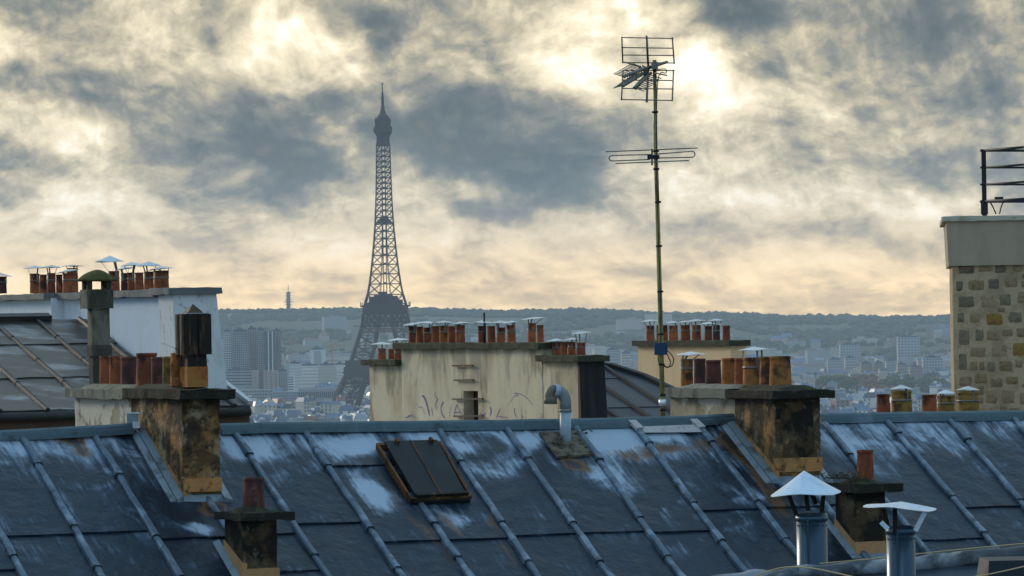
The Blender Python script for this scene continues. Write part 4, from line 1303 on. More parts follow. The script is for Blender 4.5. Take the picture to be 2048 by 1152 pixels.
def base_trim(st, C, ochre_px, ymid, matb, right_px):
    """pale mortar band on the front foot, fillet up the side, zinc apron and side flashing on the roof"""
    Wd = st.W
    zf = C.z
    zt_ = zat(ochre_px[0], ochre_px[1], C.y)
    zb_ = zat(ochre_px[0], ochre_px[2], C.y)
    mb = MB(); mb.rough(st.at(-.014, -.010, zb_), RH * (Wd + .022), -SH * .05, Z3 * (zt_ - zb_), .04, .003); mb.build('mortar_band', matb, st.t)
    # side fillet following the slope
    L = min(1.6, max(.25, (MR.o - C).dot(MR.V) * -1 / cos(radians(30)) * 0 + abs(MR.uv(C)[1]) * cos(radians(30))))
    def sp(l, w, dz):
        p = st.at(l, w, 0); return Vector((p.x, p.y, C.z + l * tan(radians(30)) + dz))
    hexpart('side_mortar_fillet', [sp(-.01, -.012, 0), sp(-.01, .03, 0), sp(L, .03, 0), sp(L, -.012, 0), sp(-.01, -.009, zt_ - zb_ + .0), sp(-.01, .03, zt_ - zb_), sp(L, .03, .05), sp(L, -.009, .05)], matb, st.t)
    for (w0, w1, h) in ((-.075, -.012, .045), (-.135, -.082, .022)):
        hexpart('side_flashing', [sp(-.06, w0, -.06), sp(-.06, w1, -.06), sp(L, w1, -.04), sp(L, w0, -.04), sp(-.06, w0, h), sp(-.06, w1, h + .02), sp(L, w1, h + .02), sp(L, w0, h)], LEADF, st.t)
    hexpart('side_flashing', [sp(-.06, Wd + .012, -.06), sp(-.06, Wd + .09, -.06), sp(L, Wd + .09, -.04), sp(L, Wd + .012, -.04), sp(-.06, Wd + .012, .05), sp(-.06, Wd + .09, .025), sp(L, Wd + .09, .025), sp(L, Wd + .012, .05)], LEADF, st.t)
    hexpart('front_apron', [sp(-.075, -.05, -.085), sp(-.075, Wd + .05, -.085), sp(0, Wd + .02, -.06), sp(0, -.02, -.06), sp(-.05, -.03, .025), sp(-.05, Wd + .03, .025), sp(0, Wd + .01, .04), sp(0, -.01, .04)], LEADF, st.t)
    mb = MB(); mb.bar(sp(-.09, -.05, -.02), sp(-.09, Wd + .05, -.02), .012); mb.bar(sp(-.09, -.05, .02), sp(-.11, -.05, -.10), .012); mb.bar(sp(-.11, -.045, -.09), sp(-.09, .06, -.02), .01)
    mb.build('gutter_wire', IRON, st.t)

base_trim(st, C, (400, 957, 984), 0, OCHRE, 440)
# bent zinc box where the ridge meets the stack
q = ridge_pt(266, 842)
t = empty('zinc_end_box', q - Z3 * .07, 'small pale zinc box closing the ridge end against the left stack', 'flashing')
mb = MB(); mb.box(q + Vector((-.05, -.02, -.07)), (.09, 0, 0), (0, .06, 0), (0, 0, .14)); mb.build('box', LEADF, t)
mb = MB(); mb.box(q + Vector((-.058, -.03, .062)), (.125, 0, 0), (0, .085, 0), (0, 0, .012)); mb.build('lid', GALV, t); mb = MB(); mb.box(q + Vector((.0, -.045, -.06)), (.06, 0, 0), (0, .03, 0), (0, 0, .055)); mb.build('bracket', GALV, t)

# ------------------------------------------------------------------ big right stack
C = MR.hit(1552, 962)
W_ = solve_len(C, RH, 1642)
st = Stack('chimney_stack', C, W_, 'broad stained chimney stack with mossy dark coping and orange pots', 0)
st.ztop = zat(1560, 771, C.y + .2)
zb0, zc0, zc1 = C.z - .5, zat(1600, 797, C.y), zat(1600, 781, C.y)
lmid = solve_len(st.at(0, 0, zc0), -SH, 1470); lend = solve_len(st.at(0, 0, zc0), -SH, 1337)
st.block('sooty_body', 0, lmid, zb0, zc0, SOOT, cell=.055, amp=.009)
hexpart('soot_panel', [st.at(-.007, .07, zat(1600, 920, C.y)), st.at(-.007, W_ - .05, zat(1600, 920, C.y)), st.at(.02, W_ - .05, zat(1600, 920, C.y)), st.at(.02, .07, zat(1600, 920, C.y)),
                       st.at(-.004, .09, zat(1600, 805, C.y)), st.at(-.004, W_ - .08, zat(1600, 805, C.y)), st.at(.02, W_ - .08, zat(1600, 805, C.y)), st.at(.02, .09, zat(1600, 805, C.y))], SOOTD, st.t)
st.block('pale_rear_body', lmid, lend, zb0, zc0 - .006, CREAMS, w0=.02)
st.block('coping', -.10, lmid + .06, zc0, zc1, COPD, w0=-.07, w1=W_ + .11, cell=.04, amp=.012)
st.block('grey_coping', lmid + .06, lend + .04, zc0 - .004, zc1 + .012, COPG, w0=-.06, w1=W_ + .06, cell=.04, amp=.008)
flaunch(st, -.06, lmid, zc1, .05, COPD); flaunch(st, lmid, lend - .1, zc1 + .012, .04, MORT)
hexpart('hole_shade_block', [st.at(-.014, .005, zat(1550, 838, C.y)), st.at(-.014, .05, zat(1550, 838, C.y)), st.at(.01, .05, zat(1550, 838, C.y)), st.at(.01, .005, zat(1550, 838, C.y)),
                       st.at(-.014, .005, zat(1550, 817, C.y)), st.at(-.014, .05, zat(1550, 817, C.y)), st.at(.01, .05, zat(1550, 817, C.y)), st.at(.01, .005, zat(1550, 817, C.y))], HOLE, st.t)  # black box proud of the face, painted as the shade of a small hole
st.pots([(1374, 25, 718, TERO, (31, 703, .0, .03, 8)), (1400, 25, 717, TERD), (1427, 33, 720, TERD), (1459, 31, 716, TERO), (1482, 26, 716, TERR), (1509, 47, 715, TERO, (35, 693, 0, .03)), (1534, 30, 713, TERO), (1561, 45, 712, TERO)],
        lambda px: 772, 'on the mossy right-hand stack', 'clay pots on the mossy stack', 20)
base_trim(st, C, (1600, 916, 944), 0, OCHRE, 1640)


# ------------------------------------------------------------------ small square flues
def small_flue(corner, Wpx, Lpx, ytop, cop, potd, label, band, potlabel, batter=.0):
    C = MR.hit(*corner)
    W_ = solve_len(C, RH, corner[0] + Wpx)
    st = Stack('small_flue', C, W_, label, 0)
    L_ = solve_len(C, -SH, corner[0] - Lpx)
    zc0 = zat(corner[0], ytop, C.y)
    st.block('sooty_body', 0, L_, C.z - .5, zc0, SOOTD, cell=.05, amp=.008, batter=batter)
    y0, y1, ov = cop
    z0, z1 = zat(corner[0], y0, C.y), zat(corner[0], y1, C.y)
    st.block('coping', -ov, L_ + ov * .6, z0, z1, COPD, w0=-ov * .55, w1=W_ + ov * 1.0, cell=.035, amp=.012)
    mb = MB()
    c = st.at(L_ / 2, W_ / 2, z1)
    mb.lathe(c - Z3 * .01, [(W_ * .72, 0), (W_ * .5, .025), (W_ * .35, .05), (0, .055)], 14); mb.build('mortar_flaunching', COPD, st.t)
    px, wp, yt, yb = potd
    k = c.y / F
    st.ztop = z1
    b = Vector((P(px, yb, c.y).x, c.y, z1))
    make_pot(b, zat(px, yt, b.y) - z1, wp * k / 2, TERD if px < 1000 else TERR, potlabel, None)
    zt_, zb_ = zat(corner[0], band[0], C.y), zat(corner[0], band[1], C.y)
    mb = MB(); mb.rough(st.at(-.016, -.012, zb_), RH * (W_ + .026), -SH * .05, Z3 * (zt_ - zb_), .04, .003); mb.build('mortar_band', OCHREP, st.t)
    def sp(l, w, dz):
        p = st.at(l, w, 0); return Vector((p.x, p.y, C.z + l * tan(radians(30)) + dz))
    hexpart('side_mortar_fillet', [sp(-.01, -.014, 0), sp(-.01, .03, 0), sp(L_, .03, 0), sp(L_, -.014, 0), sp(-.01, -.011, zt_ - zb_), sp(-.01, .03, zt_ - zb_), sp(L_, .03, .10), sp(L_, -.011, .10)], OCHREP, st.t)
    hexpart('side_flashing', [sp(-.06, -.07, -.06), sp(-.06, -.014, -.06), sp(L_ + .1, -.014, -.04), sp(L_ + .1, -.07, -.04), sp(-.06, -.07, .02), sp(-.06, -.014, .045), sp(L_ + .1, -.014, .045), sp(L_ + .1, -.07, .02)], LEADF, st.t)
    hexpart('front_apron', [sp(-.07, -.05, -.085), sp(-.07, W_ + .05, -.085), sp(0, W_ + .02, -.06), sp(0, -.02, -.06), sp(-.05, -.03, .02), sp(-.05, W_ + .03, .02), sp(0, W_ + .01, .03), sp(0, -.01, .03)], LEADF, st.t)
    return st

small_flue((487, 1168), 68, 36, 1040, (1041, 1026, .12), (508, 44, 955, 1020), 'squat blackened flue with one dark maroon pot', (1138, 1180), 'single dark maroon clay pot on the squat left flue', .0)
sf = small_flue((1712, 1112), 60, 40, 985, (985, 968, .12), (1731, 35, 900, 960), 'small black square flue with mossy slab and one rust-red pot, between the two metal vents', (1084, 1108), 'single rust-red clay pot on the mossy slab of the small right flue')
# dry lichen tuft on the slab
rt = random.Random(8)
mb = MB(); cpt = P(1690, 958, sf.C.y + .1)
for k in range(100):
    a = rt.uniform(0, 2 * pi); q_ = rt.random() ** .7
    p = cpt + Vector((rt.gauss(0, .10), rt.gauss(0, .05), 0)); e = p + Vector((rt.gauss(0, .035), rt.gauss(0, .03), rt.uniform(.01, .06)))
    mb.bar(p, e, .003); clump(mb, e, .006, .005, rt)
tag(mb.build('dry_lichen', DEBRIS), 'dry brown moss and lichen tuft on the slab of the small right flue', kind='stuff')

# ------------------------------------------------------------------ roof hatch
H = .075
tl, tr_, br_, bl = MR.hit(752, 886, H), MR.hit(882, 882, H), MR.hit(945, 992, H), MR.hit(822, 998, H)
HT = empty('roof_hatch', MR.hit(850, 950, 0), 'rusty framed roof hatch with two dark panels, set in the zinc near the middle', 'roof hatch')
nN = MR.N
def lp(a, b, t): return a.lerp(b, t)
dd_ = -nN * (H + .03)
ins = .10
mb = MB()
for a, b in ((tl, tr_), (tr_, br_), (br_, bl), (bl, tl)):
    cen = (tl + br_) / 2
    a2, b2 = a.lerp(cen, .07), b.lerp(cen, .07)
    c_lo = [a + dd_ + (cen - a).normalized() * .02, b + dd_ + (cen - b).normalized() * .02, b2 + dd_, a2 + dd_]
    mb.hexa(c_lo + [a, b, b2, a2])
mb.build('curb', RUSTY, HT)
mid_t, mid_b = tl.lerp(tr_, .52), bl.lerp(br_, .50)
for (a, b, c, d) in ((tl.lerp(tr_, .115), mid_t, mid_b, bl.lerp(br_, .085)), (mid_t, tr_.lerp(tl, .055), br_.lerp(bl, .09), mid_b)):
    sh = MR.V * -.015
    f0 = .006; a1, b1, c1, d1 = [x + nN * .016 for x in (a, b, c, d)]
    c1 += sh * 2; d1 += sh * 2
    g = (b1 - a1).normalized() * f0
    mb = MB(); mb.hexa([d1 + g - nN * .03, c1 - g - nN * .03, b1 - g - nN * .03, a1 + g - nN * .03, d1 + g, c1 - g, b1 - g, a1 + g])
    mb.build('hatch_panel', HATCH, HT)
mb = MB(); mb.bar(mid_t + nN * .018, mid_b + nN * .018 + MR.V * -.03, .010, .012, up=nN); mb.build('middle_strip', RUSTY, HT)
mb = MB(); mb.bar(bl.lerp(br_, .09) + nN * .02 - MR.V * .02, br_.lerp(bl, .07) + nN * .02 - MR.V * .02, .035, .03, up=nN); mb.build('bottom_rail', COWL, HT)
for f_ in (.30, .82):
    mb = MB(); p = tl.lerp(tr_, f_); mb.box(p + nN * .0 - MR.U * .015, MR.U * .03, MR.V * .05, nN * .045); mb.build('hinge', RUSTY, HT)
# apron under the hatch
b0, b1 = MR.hit(826, 1010, .02), MR.hit(940, 1005, .02)
hexpart('apron', [b0, b1, b1 - MR.V * .12, b0 - MR.V * .12, b0 + nN * .03, b1 + nN * .03, b1 - MR.V * .12 + nN * .05, b0 - MR.V * .12 + nN * .05], HATCH, HT)

# ------------------------------------------------------------------ vent pipe with elbow
vb = MR.hit(1131, 884)
Yv = vb.y
VP = empty('vent_pipe', vb, 'grey plastic vent pipe ending in a dirty downturned elbow, on a mossy flashing', 'vent pipe')
kv = Yv / F; r_ = 11.3 * kv
mb = MB(); mb.tube([P(1131.5, 905, Yv), P(1131, 860, Yv), P(1131, 820, Yv)], r_, 18); mb.build('pipe', PVC, VP)
pts = [P(1131, 822, Yv), P(1131, 806, Yv)]
for t in range(1, 8):
    a = t / 8 * pi / 2
    pts.append(P(1131 - 18 * (1 - cos(a)), 806 - 18 * sin(a) * 1.35, Yv))
mb = MB(); mb.tube(pts, r_ * 1.06, 18); mb.tube([P(1131, 824, Yv), P(1131, 818, Yv)], r_ * 1.12, 18); mb.build('bend', M('grey_pvc_bend', (.20, .22, .22), .55, 0, [((.30, .34, .37), (10, 10, 10), .5, .8, .5, 4)], None), VP)
mb = MB(); mb.tube([P(1117, 783, Yv), P(1107, 781, Yv - .02)], r_ * 1.16, 18); mb.build('collar', PVC, VP)
pts = [P(1110, 780.5, Yv - .02)]
for t in range(1, 9):
    a = t / 8 * pi / 2
    pts.append(P(1110 - 9 * sin(a), 780.5 + 12 * (1 - cos(a)), Yv - .02))
pts.append(P(1101, 808, Yv - .02))
mb = MB(); mb.tube(pts, r_ * 1.06, 18, caps=False); mb.tube([P(1101, 794, Yv - .02), P(1101, 808, Yv - .02)], r_ * 1.16, 18); mb.build('elbow', PVCD, VP)
c4 = [MR.hit(1078, 866, .02), MR.hit(1150, 862, .02), MR.hit(1178, 911, .02), MR.hit(1113, 914, .02)]
mb = MB(); mb.rough(c4[0] - MR.N * .02, c4[1] - c4[0], c4[3] - c4[0], MR.N * .03, .035, .006, 12); mb.build('mossy_flashing', MOSSP, VP)
mb = MB()
for k in range(9):
    p = MR.hit(1128 + rt.gauss(0, 12), 893 + rt.gauss(0, 4), .02); clump(mb, p, .035, .03, rt)
mb.build('mortar_lump', MOSSP, VP)
hexpart('bent_lead', [MR.hit(1100, 886, .02), MR.hit(1112, 888, .02), MR.hit(1124, 872, .02), MR.hit(1118, 868, .02), MR.hit(1104, 884, .05), MR.hit(1113, 886, .07), MR.hit(1122, 874, .14), MR.hit(1119, 868, .14)], MOSSP, VP)
# lime fillet near the ridge
hexpart('lime_fillet', [MR.hit(1290, 866, .012), MR.hit(1404, 865, .012), MR.hit(1392, 849, .012), MR.hit(1278, 853, .012), MR.hit(1290, 865, .035), MR.hit(1404, 864, .035), MR.hit(1392, 849, .045), MR.hit(1278, 853, .045)], PALEL, ROOF)
for (a, b) in (((1263, 842), (1280, 858)), ((1386, 840), (1404, 856))):
    p, q = MR.hit(*a, .045), MR.hit(*b, .045); mb = MB(); mb.bar(p, q, .075, .03, up=MR.N); mb.build('lime_lump', PALEL, ROOF)
for (x, y) in ((1152, 868), (1160, 880), (1172, 895), (1180, 905), (1162, 862), (1172, 866)):
    mb = MB(); clump(mb, MR.hit(x, y, .03), .018, .014, rt); tag(mb.build('debris_lump', DEBRIS, ROOF))
mb = MB(); mb.tube([MR.hit(1165, 862, .03), MR.hit(1176, 857, .05), MR.hit(1185, 864, .04)], .005, 5); mb.tube([MR.hit(1164, 862, .03), MR.hit(1168, 870, .04)], .006, 5); mb.build('twig', DEBRIS, ROOF)

# ------------------------------------------------------------------ aerial mast
Ym = ridge_pt(1326, 830).y + .12
def A3(px, py, dy=0.0): return P(px, py, Ym + dy)
MA = empty('aerial_mast', A3(1326, 838), 'tall thin yellowed mast with television aerials rising from behind the ridge', 'aerial')
km = Ym / F
mb = MB(); mb.tube([A3(1326, 845), A3(1321, 640), A3(1315, 420), A3(1311, 290), A3(1309, 120)], .02, 12, rs=[5 * km, 4.9 * km, 4.5 * km, 4.2 * km, 4.0 * km]); mb.build('mast', BRASS, MA)
for (x, y) in ((1310.3, 224), (1312, 302), (1312.5, 338), (1316, 404), (1318, 492), (1320.5, 583), (1325, 820), (1321.6, 668), (1323, 729), (1325, 790)):
    mb = MB(); mb.tube([A3(x - .1, y - 2), A3(x, y + 2)], 6.3 * km, 12); mb.build('clamp', IRON, MA)
mb = MB(); mb.tube([A3(1325, 799), A3(1325.3, 812)], 7.5 * km, 12); mb.build('clamp', GALV, MA)
# mesh reflector: two framed halves hinged at the boom
def rodset(name, segs, r, mat=ALU, parent=None):
    for s in segs:
        mb = MB(); mb.tube(s, r, 6); mb.build(name, mat, parent)
REF = [[A3(1242, 75, -.20), A3(1347, 77, -.20)], [A3(1242.5, 95, -.12), A3(1347.5, 96.5, -.12)], [A3(1244, 110, -.05), A3(1348, 111, -.05)], [A3(1245, 125, 0), A3(1349, 126, 0)],
       [A3(1245, 141, 0), A3(1349, 141, 0)], [A3(1243.5, 160, -.05), A3(1347.5, 161, -.05)], [A3(1242.5, 177, -.12), A3(1347, 178, -.12)], [A3(1241, 199, -.20), A3(1345, 201, -.20)]]
rodset('reflector_rod', REF, 1.25 * km, ALU, MA)
rodset('reflector_frame', [[A3(1243.5, 74, -.2), A3(1245.5, 126, 0)], [A3(1344.5, 75, -.2), A3(1348.5, 127, 0)], [A3(1246, 140, 0), A3(1243, 200, -.2)], [A3(1347, 140, 0), A3(1344.5, 202, -.2)]], 1.5 * km, ALU, MA)
rodset('reflector_spine', [[A3(1293, 72, -.21), A3(1296.5, 133, 0)], [A3(1296.5, 133, 0), A3(1293.5, 204, -.21)]], 2.3 * km, ALU, MA)
# booms with directors
b0, b1 = A3(1322, 126, .12), A3(1248, 152, -.45)
rodset('boom', [[A3(1334, 124, .2), A3(1296, 136, -.02)], [A3(1300, 133, 0), A3(1246, 153, -.5)], [A3(1302, 146, 0), A3(1268, 176, -.6)], [A3(1296, 142, 0), A3(1244, 172, -.55)]], 3.0 * km, ALU, MA)
for k in range(10):
    t = k / 9
    for (s0, s1, dx, dyy) in (((1290, 137), (1248, 153), -30, -8), ((1296, 148), (1270, 176), 26, 9), ((1290, 144), (1246, 171), -27, 7)):
        cx_, cy_ = lerp(s0[0], s1[0], t), lerp(s0[1], s1[1], t); dz = lerp(0, -.5, t)
        kf = lerp(1.05, .72, t)
        mb = MB(); mb.tube([A3(cx_, cy_, dz), A3(cx_ + dx * kf, cy_ + dyy * kf, dz - .04)], 1.0 * km, 5)
        mb.tube([A3(cx_ - 3, cy_ - 3, dz), A3(cx_ + 3, cy_ + 3, dz)], 2.2 * km, 5)
        mb.build('director', ALU, MA)
for (a, b) in (((1247, 124), (1282, 133)), ((1283, 131), (1300, 138)), ((1310, 146), (1334, 151)), ((1266, 127), (1290, 141))):
    mb = MB(); mb.bar(A3(*a, -.03), A3(*b, 0), 5 * km, 2 * km); mb.build('dipole_plate', ALU, MA)
mb = MB(); mb.box(A3(1303, 138, -.05), (13 * km, 0, 0), (0, .06, 0), (0, 0, 14 * km)); mb.build('clamp_block', ALU, MA)
# folded dipole aerial below
def arc(cx_, cy_, rx, ry, a0, a1, dy=0): return [A3(cx_ + rx * cos(lerp(a0, a1, t / 6)), cy_ + ry * sin(lerp(a0, a1, t / 6)), dy) for t in range(7)]
rodset('dipole_rod', [[A3(1211, 303.5, .12), A3(1395, 296, .12)], [A3(1231, 327, -.12), A3(1378, 321, -.12)],
                      [A3(1303, 309, 0), A3(1224, 311, 0)] + arc(1224, 316.5, 6, 5.5, -pi / 2, -3 * pi / 2) + [A3(1300, 319, 0)],
                      [A3(1316, 308, 0), A3(1384, 302.5, 0)] + arc(1384, 308.5, 6, 6, -pi / 2, pi / 2) + [A3(1316, 316, 0)]], 1.3 * km, ALU, MA)
mb = MB(); mb.box(A3(1295, 318, -.05), (24 * km, 0, 0), (0, .05, 0), (0, 0, 8 * km)); mb.bar(A3(1304, 299, .12), A3(1304, 329, -.12), 3.5 * km); mb.build('dipole_block', IRON, MA)
mb = MB(); mb.box(A3(1309, 710, -.045), (26 * km, 0, 0), (0, .05, 0), (0, 0, 24 * km)); mb.build('blue_amplifier_box', BLUEP, MA)
def wob(pts, r, name, parent, mat=BLACKC):
    # smooth curve through points
    out = []
    n = len(pts)
    for i in range(n - 1):
        p0, p1, p2, p3 = pts[max(i - 1, 0)], pts[i], pts[i + 1], pts[min(i + 2, n - 1)]
        for s in range(6):
            t = s / 6
            out.append(.5 * ((2 * p1) + (p2 - p0) * t + (2 * p0 - 5 * p1 + 4 * p2 - p3) * t * t + (3 * p1 - p0 - 3 * p2 + p3) * t ** 3))
    out.append(pts[-1])
    mb = MB(); mb.tube(out, r, 6); return mb.build(name, mat, parent)
wob([A3(1332, 700, -.03), A3(1340, 706, -.03), A3(1347, 718, -.03), A3(1344, 731, -.03), A3(1334, 734, -.03), A3(1326, 728, -.03)], 1.2 * km, 'cable', MA)
wob([A3(1332, 704, -.03), A3(1337, 714, -.03), A3(1341, 726, -.03), A3(1336, 735, -.03), A3(1326, 731, -.03)], 1.2 * km, 'cable', MA)
wob([A3(1316, 710, -.03), A3(1317, 722, -.03), A3(1320, 730, -.03)], 1.2 * km, 'cable', MA)
wob([A3(1312, 140, -.02), A3(1330, 138, -.02), A3(1332, 146, -.02), A3(1316, 160, -.03), A3(1313, 300, -.03), A3(1317, 480, -.03), A3(1321, 600, -.03), A3(1321, 690, -.04)], 1.0 * km, 'cable', MA)

# ------------------------------------------------------------------ graffiti stack behind the ridge
Yg = 63.0
C = P(1163, 836, Yg); C.z -= .6
W_ = solve_len(C, RH, 1209)
st = Stack('chimney_stack', C, W_, 'long stepped cream chimney stack with purple graffiti and black clad end', 0)
zt1 = zat(1120, 724, Yg); zt2 = zat(1090, 697, Yg + 1.2); zt3 = zat(770, 731, Yg + 6)
zg = C.z
l1 = solve_len(C, -SH, 1088); l2 = solve_len(C, -SH, 807); l3 = solve_len(C, -SH, 739)
lw0, lw1 = solve_len(C, -SH, 959), solve_len(C, -SH, 930)
zw = zat(945, 783, Yg + 3)
st.block('body', .03, l1, zg, zt1, GREIGE, cell=.14, amp=.006)
mb = MB()
for (a, b, z0, z1) in ((l1, lw0, zg, zt2), (lw1, l2, zg, zt2), (lw0, lw1, zw, zt2)):
    mb.rough(st.at(a, -.01, z0), RH * (W_ + .01), -SH * (b - a), Z3 * (z1 - z0), .14, .006)
mb.box(st.at(lw0, W_ * .6, zg), RH * .02, -SH * (lw1 - lw0), Z3 * (zw - zg))
mb.build('body', GREIGE, st.t)
mb = MB(); mb.box(st.at(lw0 + .001, W_ * .45, zg), RH * .02, -SH * (lw1 - lw0 - .002), Z3 * (zw - zg - .001)); mb.build('window_recess', HOLE, st.t)
mb = MB(); mb.bar(st.at((lw0 + lw1) / 2 - .05, .06, zg), st.at((lw0 + lw1) / 2 - .05, .06, zw), .03); mb.bar(st.at(lw0 + .03, .05, zg), st.at(lw0 + .03, .05, zw), .05); mb.build('window_frame', M('dark_brown_timber', (.05, .03, .02), .8), st.t)
st.block('body', l2, l3, zg, zt3, GREIGE, w0=.02, cell=.14, amp=.006)
st.block('coping', -.10, l1 + .06, zt1, zt1 + 12 * Yg / F, COPM, w0=-.09, w1=W_ + .06, cell=.07, amp=.015)
st.block('coping', l1 - .06, l2 + .12, zt2, zt2 + 12 * Yg / F, COPM, w0=-.10, w1=W_ + .09, cell=.07, amp=.015)
st.block('coping', l2 + .1, l3 + .10, zt3, zt3 + 11 * 69 / F, COPM, w0=-.09, w1=W_ + .09, cell=.07, amp=.015)
# black cladding on the end
xT, xB = 0.0, .07
hexpart('black_cladding', [st.at(-.03 - .05, -.03, zg), st.at(-.08, W_ + .05, zg), st.at(.03, W_ + .05, zg), st.at(.03, -.03, zg), st.at(-.02, -.035, zt1), st.at(-.02, W_ + .01, zt1), st.at(.03, W_ + .01, zt1), st.at(.03, -.035, zt1)], SLATE, st.t)
for (a, b) in ((.08, .085), (.24, .245)):
    mb = MB(); mb.bar(st.at(-.085, a, zg), st.at(-.025, a, zt1), .02, .012); mb.build('cladding_rib', SLATE, st.t)
fs_ = st.side
for (x0, x1, y) in ((905, 945, 731), (908, 946, 760), (905, 966, 798), (908, 966, 832)):
    mb = MB(); p, q = fs_.hit(x0, y + .4, .05), fs_.hit(x1, y - .4, .05); mb.bar(p, q, .022)
    for z_ in (.1, .9):
        e = p.lerp(q, z_); mb.bar(e, e + RH * .06, .02)
    mb.bar(p.lerp(q, .55), p.lerp(q, .55) + RH * .06, .02)
    mb.build('iron_rung', RUSTY if y == 731 else IRON, st.t)
mb = MB(); a = st.at(solve_len(C, -SH, 951), W_ * .5, zt2); mb.tube([a, a + Z3 * 72 * a.y / F], .016, 6); mb.build('iron_rod', IRON, st.t)

def ribbon(pts, w, off=.014):
    mb = MB(); P3 = [fs_.hit(600 + x / 3.2, 560 + y / 3.2, off) for x, y in pts]
    out = []; n = len(P3)
    for i in range(n - 1):
        p0, p1, p2, p3 = P3[max(i - 1, 0)], P3[i], P3[i + 1], P3[min(i + 2, n - 1)]
        for s in range(5):
            t = s / 5
            out.append(.5 * ((2 * p1) + (p2 - p0) * t + (2 * p0 - 5 * p1 + 4 * p2 - p3) * t * t + (3 * p1 - p0 - 3 * p2 + p3) * t ** 3))
    out.append(P3[-1]); vs = []; fc = []
    for i, p in enumerate(out):
        d = (out[min(i + 1, len(out) - 1)] - out[max(i - 1, 0)]).normalized(); s = d.cross(RH).normalized()
        ww = w * (.5 + .5 * sin(pi * min(1, (i + 1.5) / (len(out))))) * .5
        vs += [p - s * ww, p + s * ww]
    for i in range(len(out) - 1): fc.append((2 * i, 2 * i + 1, 2 * i + 3, 2 * i + 2))
    mb.add(vs, fc); return mb
kg = 66.0 / F / 3.2
for pts, w in [([(780, 738), (800, 760), (815, 815), (828, 870)], 20), ([(868, 715), (862, 740), (880, 760), (865, 800), (878, 830)], 7), ([(840, 818), (845, 845), (852, 872)], 8), ([(918, 780), (903, 810), (905, 850), (928, 886)], 12),
               ([(1003, 795), (990, 840), (985, 878)], 9), ([(1003, 795), (1020, 835), (1042, 868)], 7), ([(985, 850), (1010, 846), (1034, 850)], 6), ([(955, 880), (962, 830), (975, 790)], 5), ([(1215, 812), (1222, 840), (1215, 872)], 16),
               ([(1282, 820), (1268, 850), (1256, 885)], 8), ([(1256, 870), (1290, 876), (1330, 880)], 6), ([(1375, 818), (1372, 850), (1388, 880)], 9), ([(1368, 722), (1410, 730), (1450, 755), (1492, 802)], 5), ([(1368, 722), (1395, 738), (1368, 742)], 5), ([(1372, 740), (1355, 765), (1340, 785)], 3),
               ([(680, 884), (700, 868), (735, 884)], 6), ([(665, 878), (690, 880), (720, 860), (738, 878)], 4), ([(745, 790), (760, 815), (778, 812), (795, 850), (800, 880)], 4), ([(1150, 855), (1175, 862), (1185, 850)], 9), ([(1420, 870), (1440, 880)], 4), ([(1530, 850), (1550, 870), (1530, 884)], 4), ([(1040, 820), (1048, 850)], 5)]:
    ribbon(pts, w * kg).build('graffiti_stroke', PURPLE, st.t)
ybf = lambda px: 686
st.ztop = zt2
st.pots([(826, 17, 652, TERR, (22, 645, .01)), (840, 16, 653, TERR), (856, 17, 655, TERR, (26, 642, -.01)), (872, 17, 652, TERR), (888, 18, 651, TERO, (24, 641, 0)), (904, 17, 652, TERR), (921, 19, 650, TERR, (22, 645, .01))],
        ybf, 'on the left end of the graffiti stack', 'clay pots on the graffiti stack', 40)
st.pots([(965, 17, 652, TERR, (24, 641, 0)), (983, 17, 652, TERR), (1002, 18, 655, TERR, (24, 641, .0)), (1023, 18, 650, TERR, (18, 641, .01)), (1064, 17, 646, TERR, (28, 634, .01, .025, 6)), (1081, 14, 650, TERR)],
        ybf, 'on the right half of the graffiti stack', 'clay pots on the graffiti stack', 50)
st.ztop = zt3
st.pots([(764, 17, 697, TERR, (22, 684, 0)), (783, 13, 698, TERR), (796, 14, 697, TERR, (22, 676, .01))], lambda px: 720, 'on the graffiti stack low left step', 'clay pots on the graffiti stack', 60)
st.ztop = zt1
st.pots([(1098, 14, 686, TERD), (1113, 16, 686, TERR, (22, 677, 0)), (1128, 15, 686, TERR), (1144, 16, 684, TERR, (22, 675, .01)), (1162, 19, 685, TERR, (22, 662, .015))], lambda px: 713, 'on the graffiti stack low right step', 'clay pots on the graffiti stack', 70)

# ------------------------------------------------------------------ dark seamed roof on the right of it
def roof_plane(px, py, Y, phi): return Plane(P(px, py, Y), RH, radians(phi))
DRP = roof_plane(1270, 800, 67, 15.5)
DH = empty('dark_zinc_roofed_house', DRP.o - Z3 * 18, 'house with a dark seamed metal roof between the graffiti stack and the beige stack', 'building')
hip = [(1030, 720), (1192, 727), (1225, 731), (1290, 752), (1362, 786), (1480, 850)]
huv = [DRP.puv(*h) for h in hip]
def vt(u):
    for (a, va), (b, vb_) in zip(huv, huv[1:]):
        if u <= b: return lerp(va, vb_, (u - a) / (b - a))
    return huv[-1][1]
ua = DRP.puv(1204, 732)[0]; ub = DRP.puv(1279, 746)
ref = DRP.puv(1250, 766); ref2 = DRP.puv(1204, 771)
us = [DRP.puv(1252, 806)[0], DRP.puv(1262, 771)[0]]
du = abs(us[1] - us[0]); 
us = [us[1] + du * k for k in range(-8, 16)]
vj = [DRP.puv(1240, 757)[1], DRP.puv(1280, 815)[1]]
vj = [vj[0] - (vj[1] - vj[0])] + vj + [vj[1] + (vj[1] - vj[0]) * k for k in (1, 2, 3)]
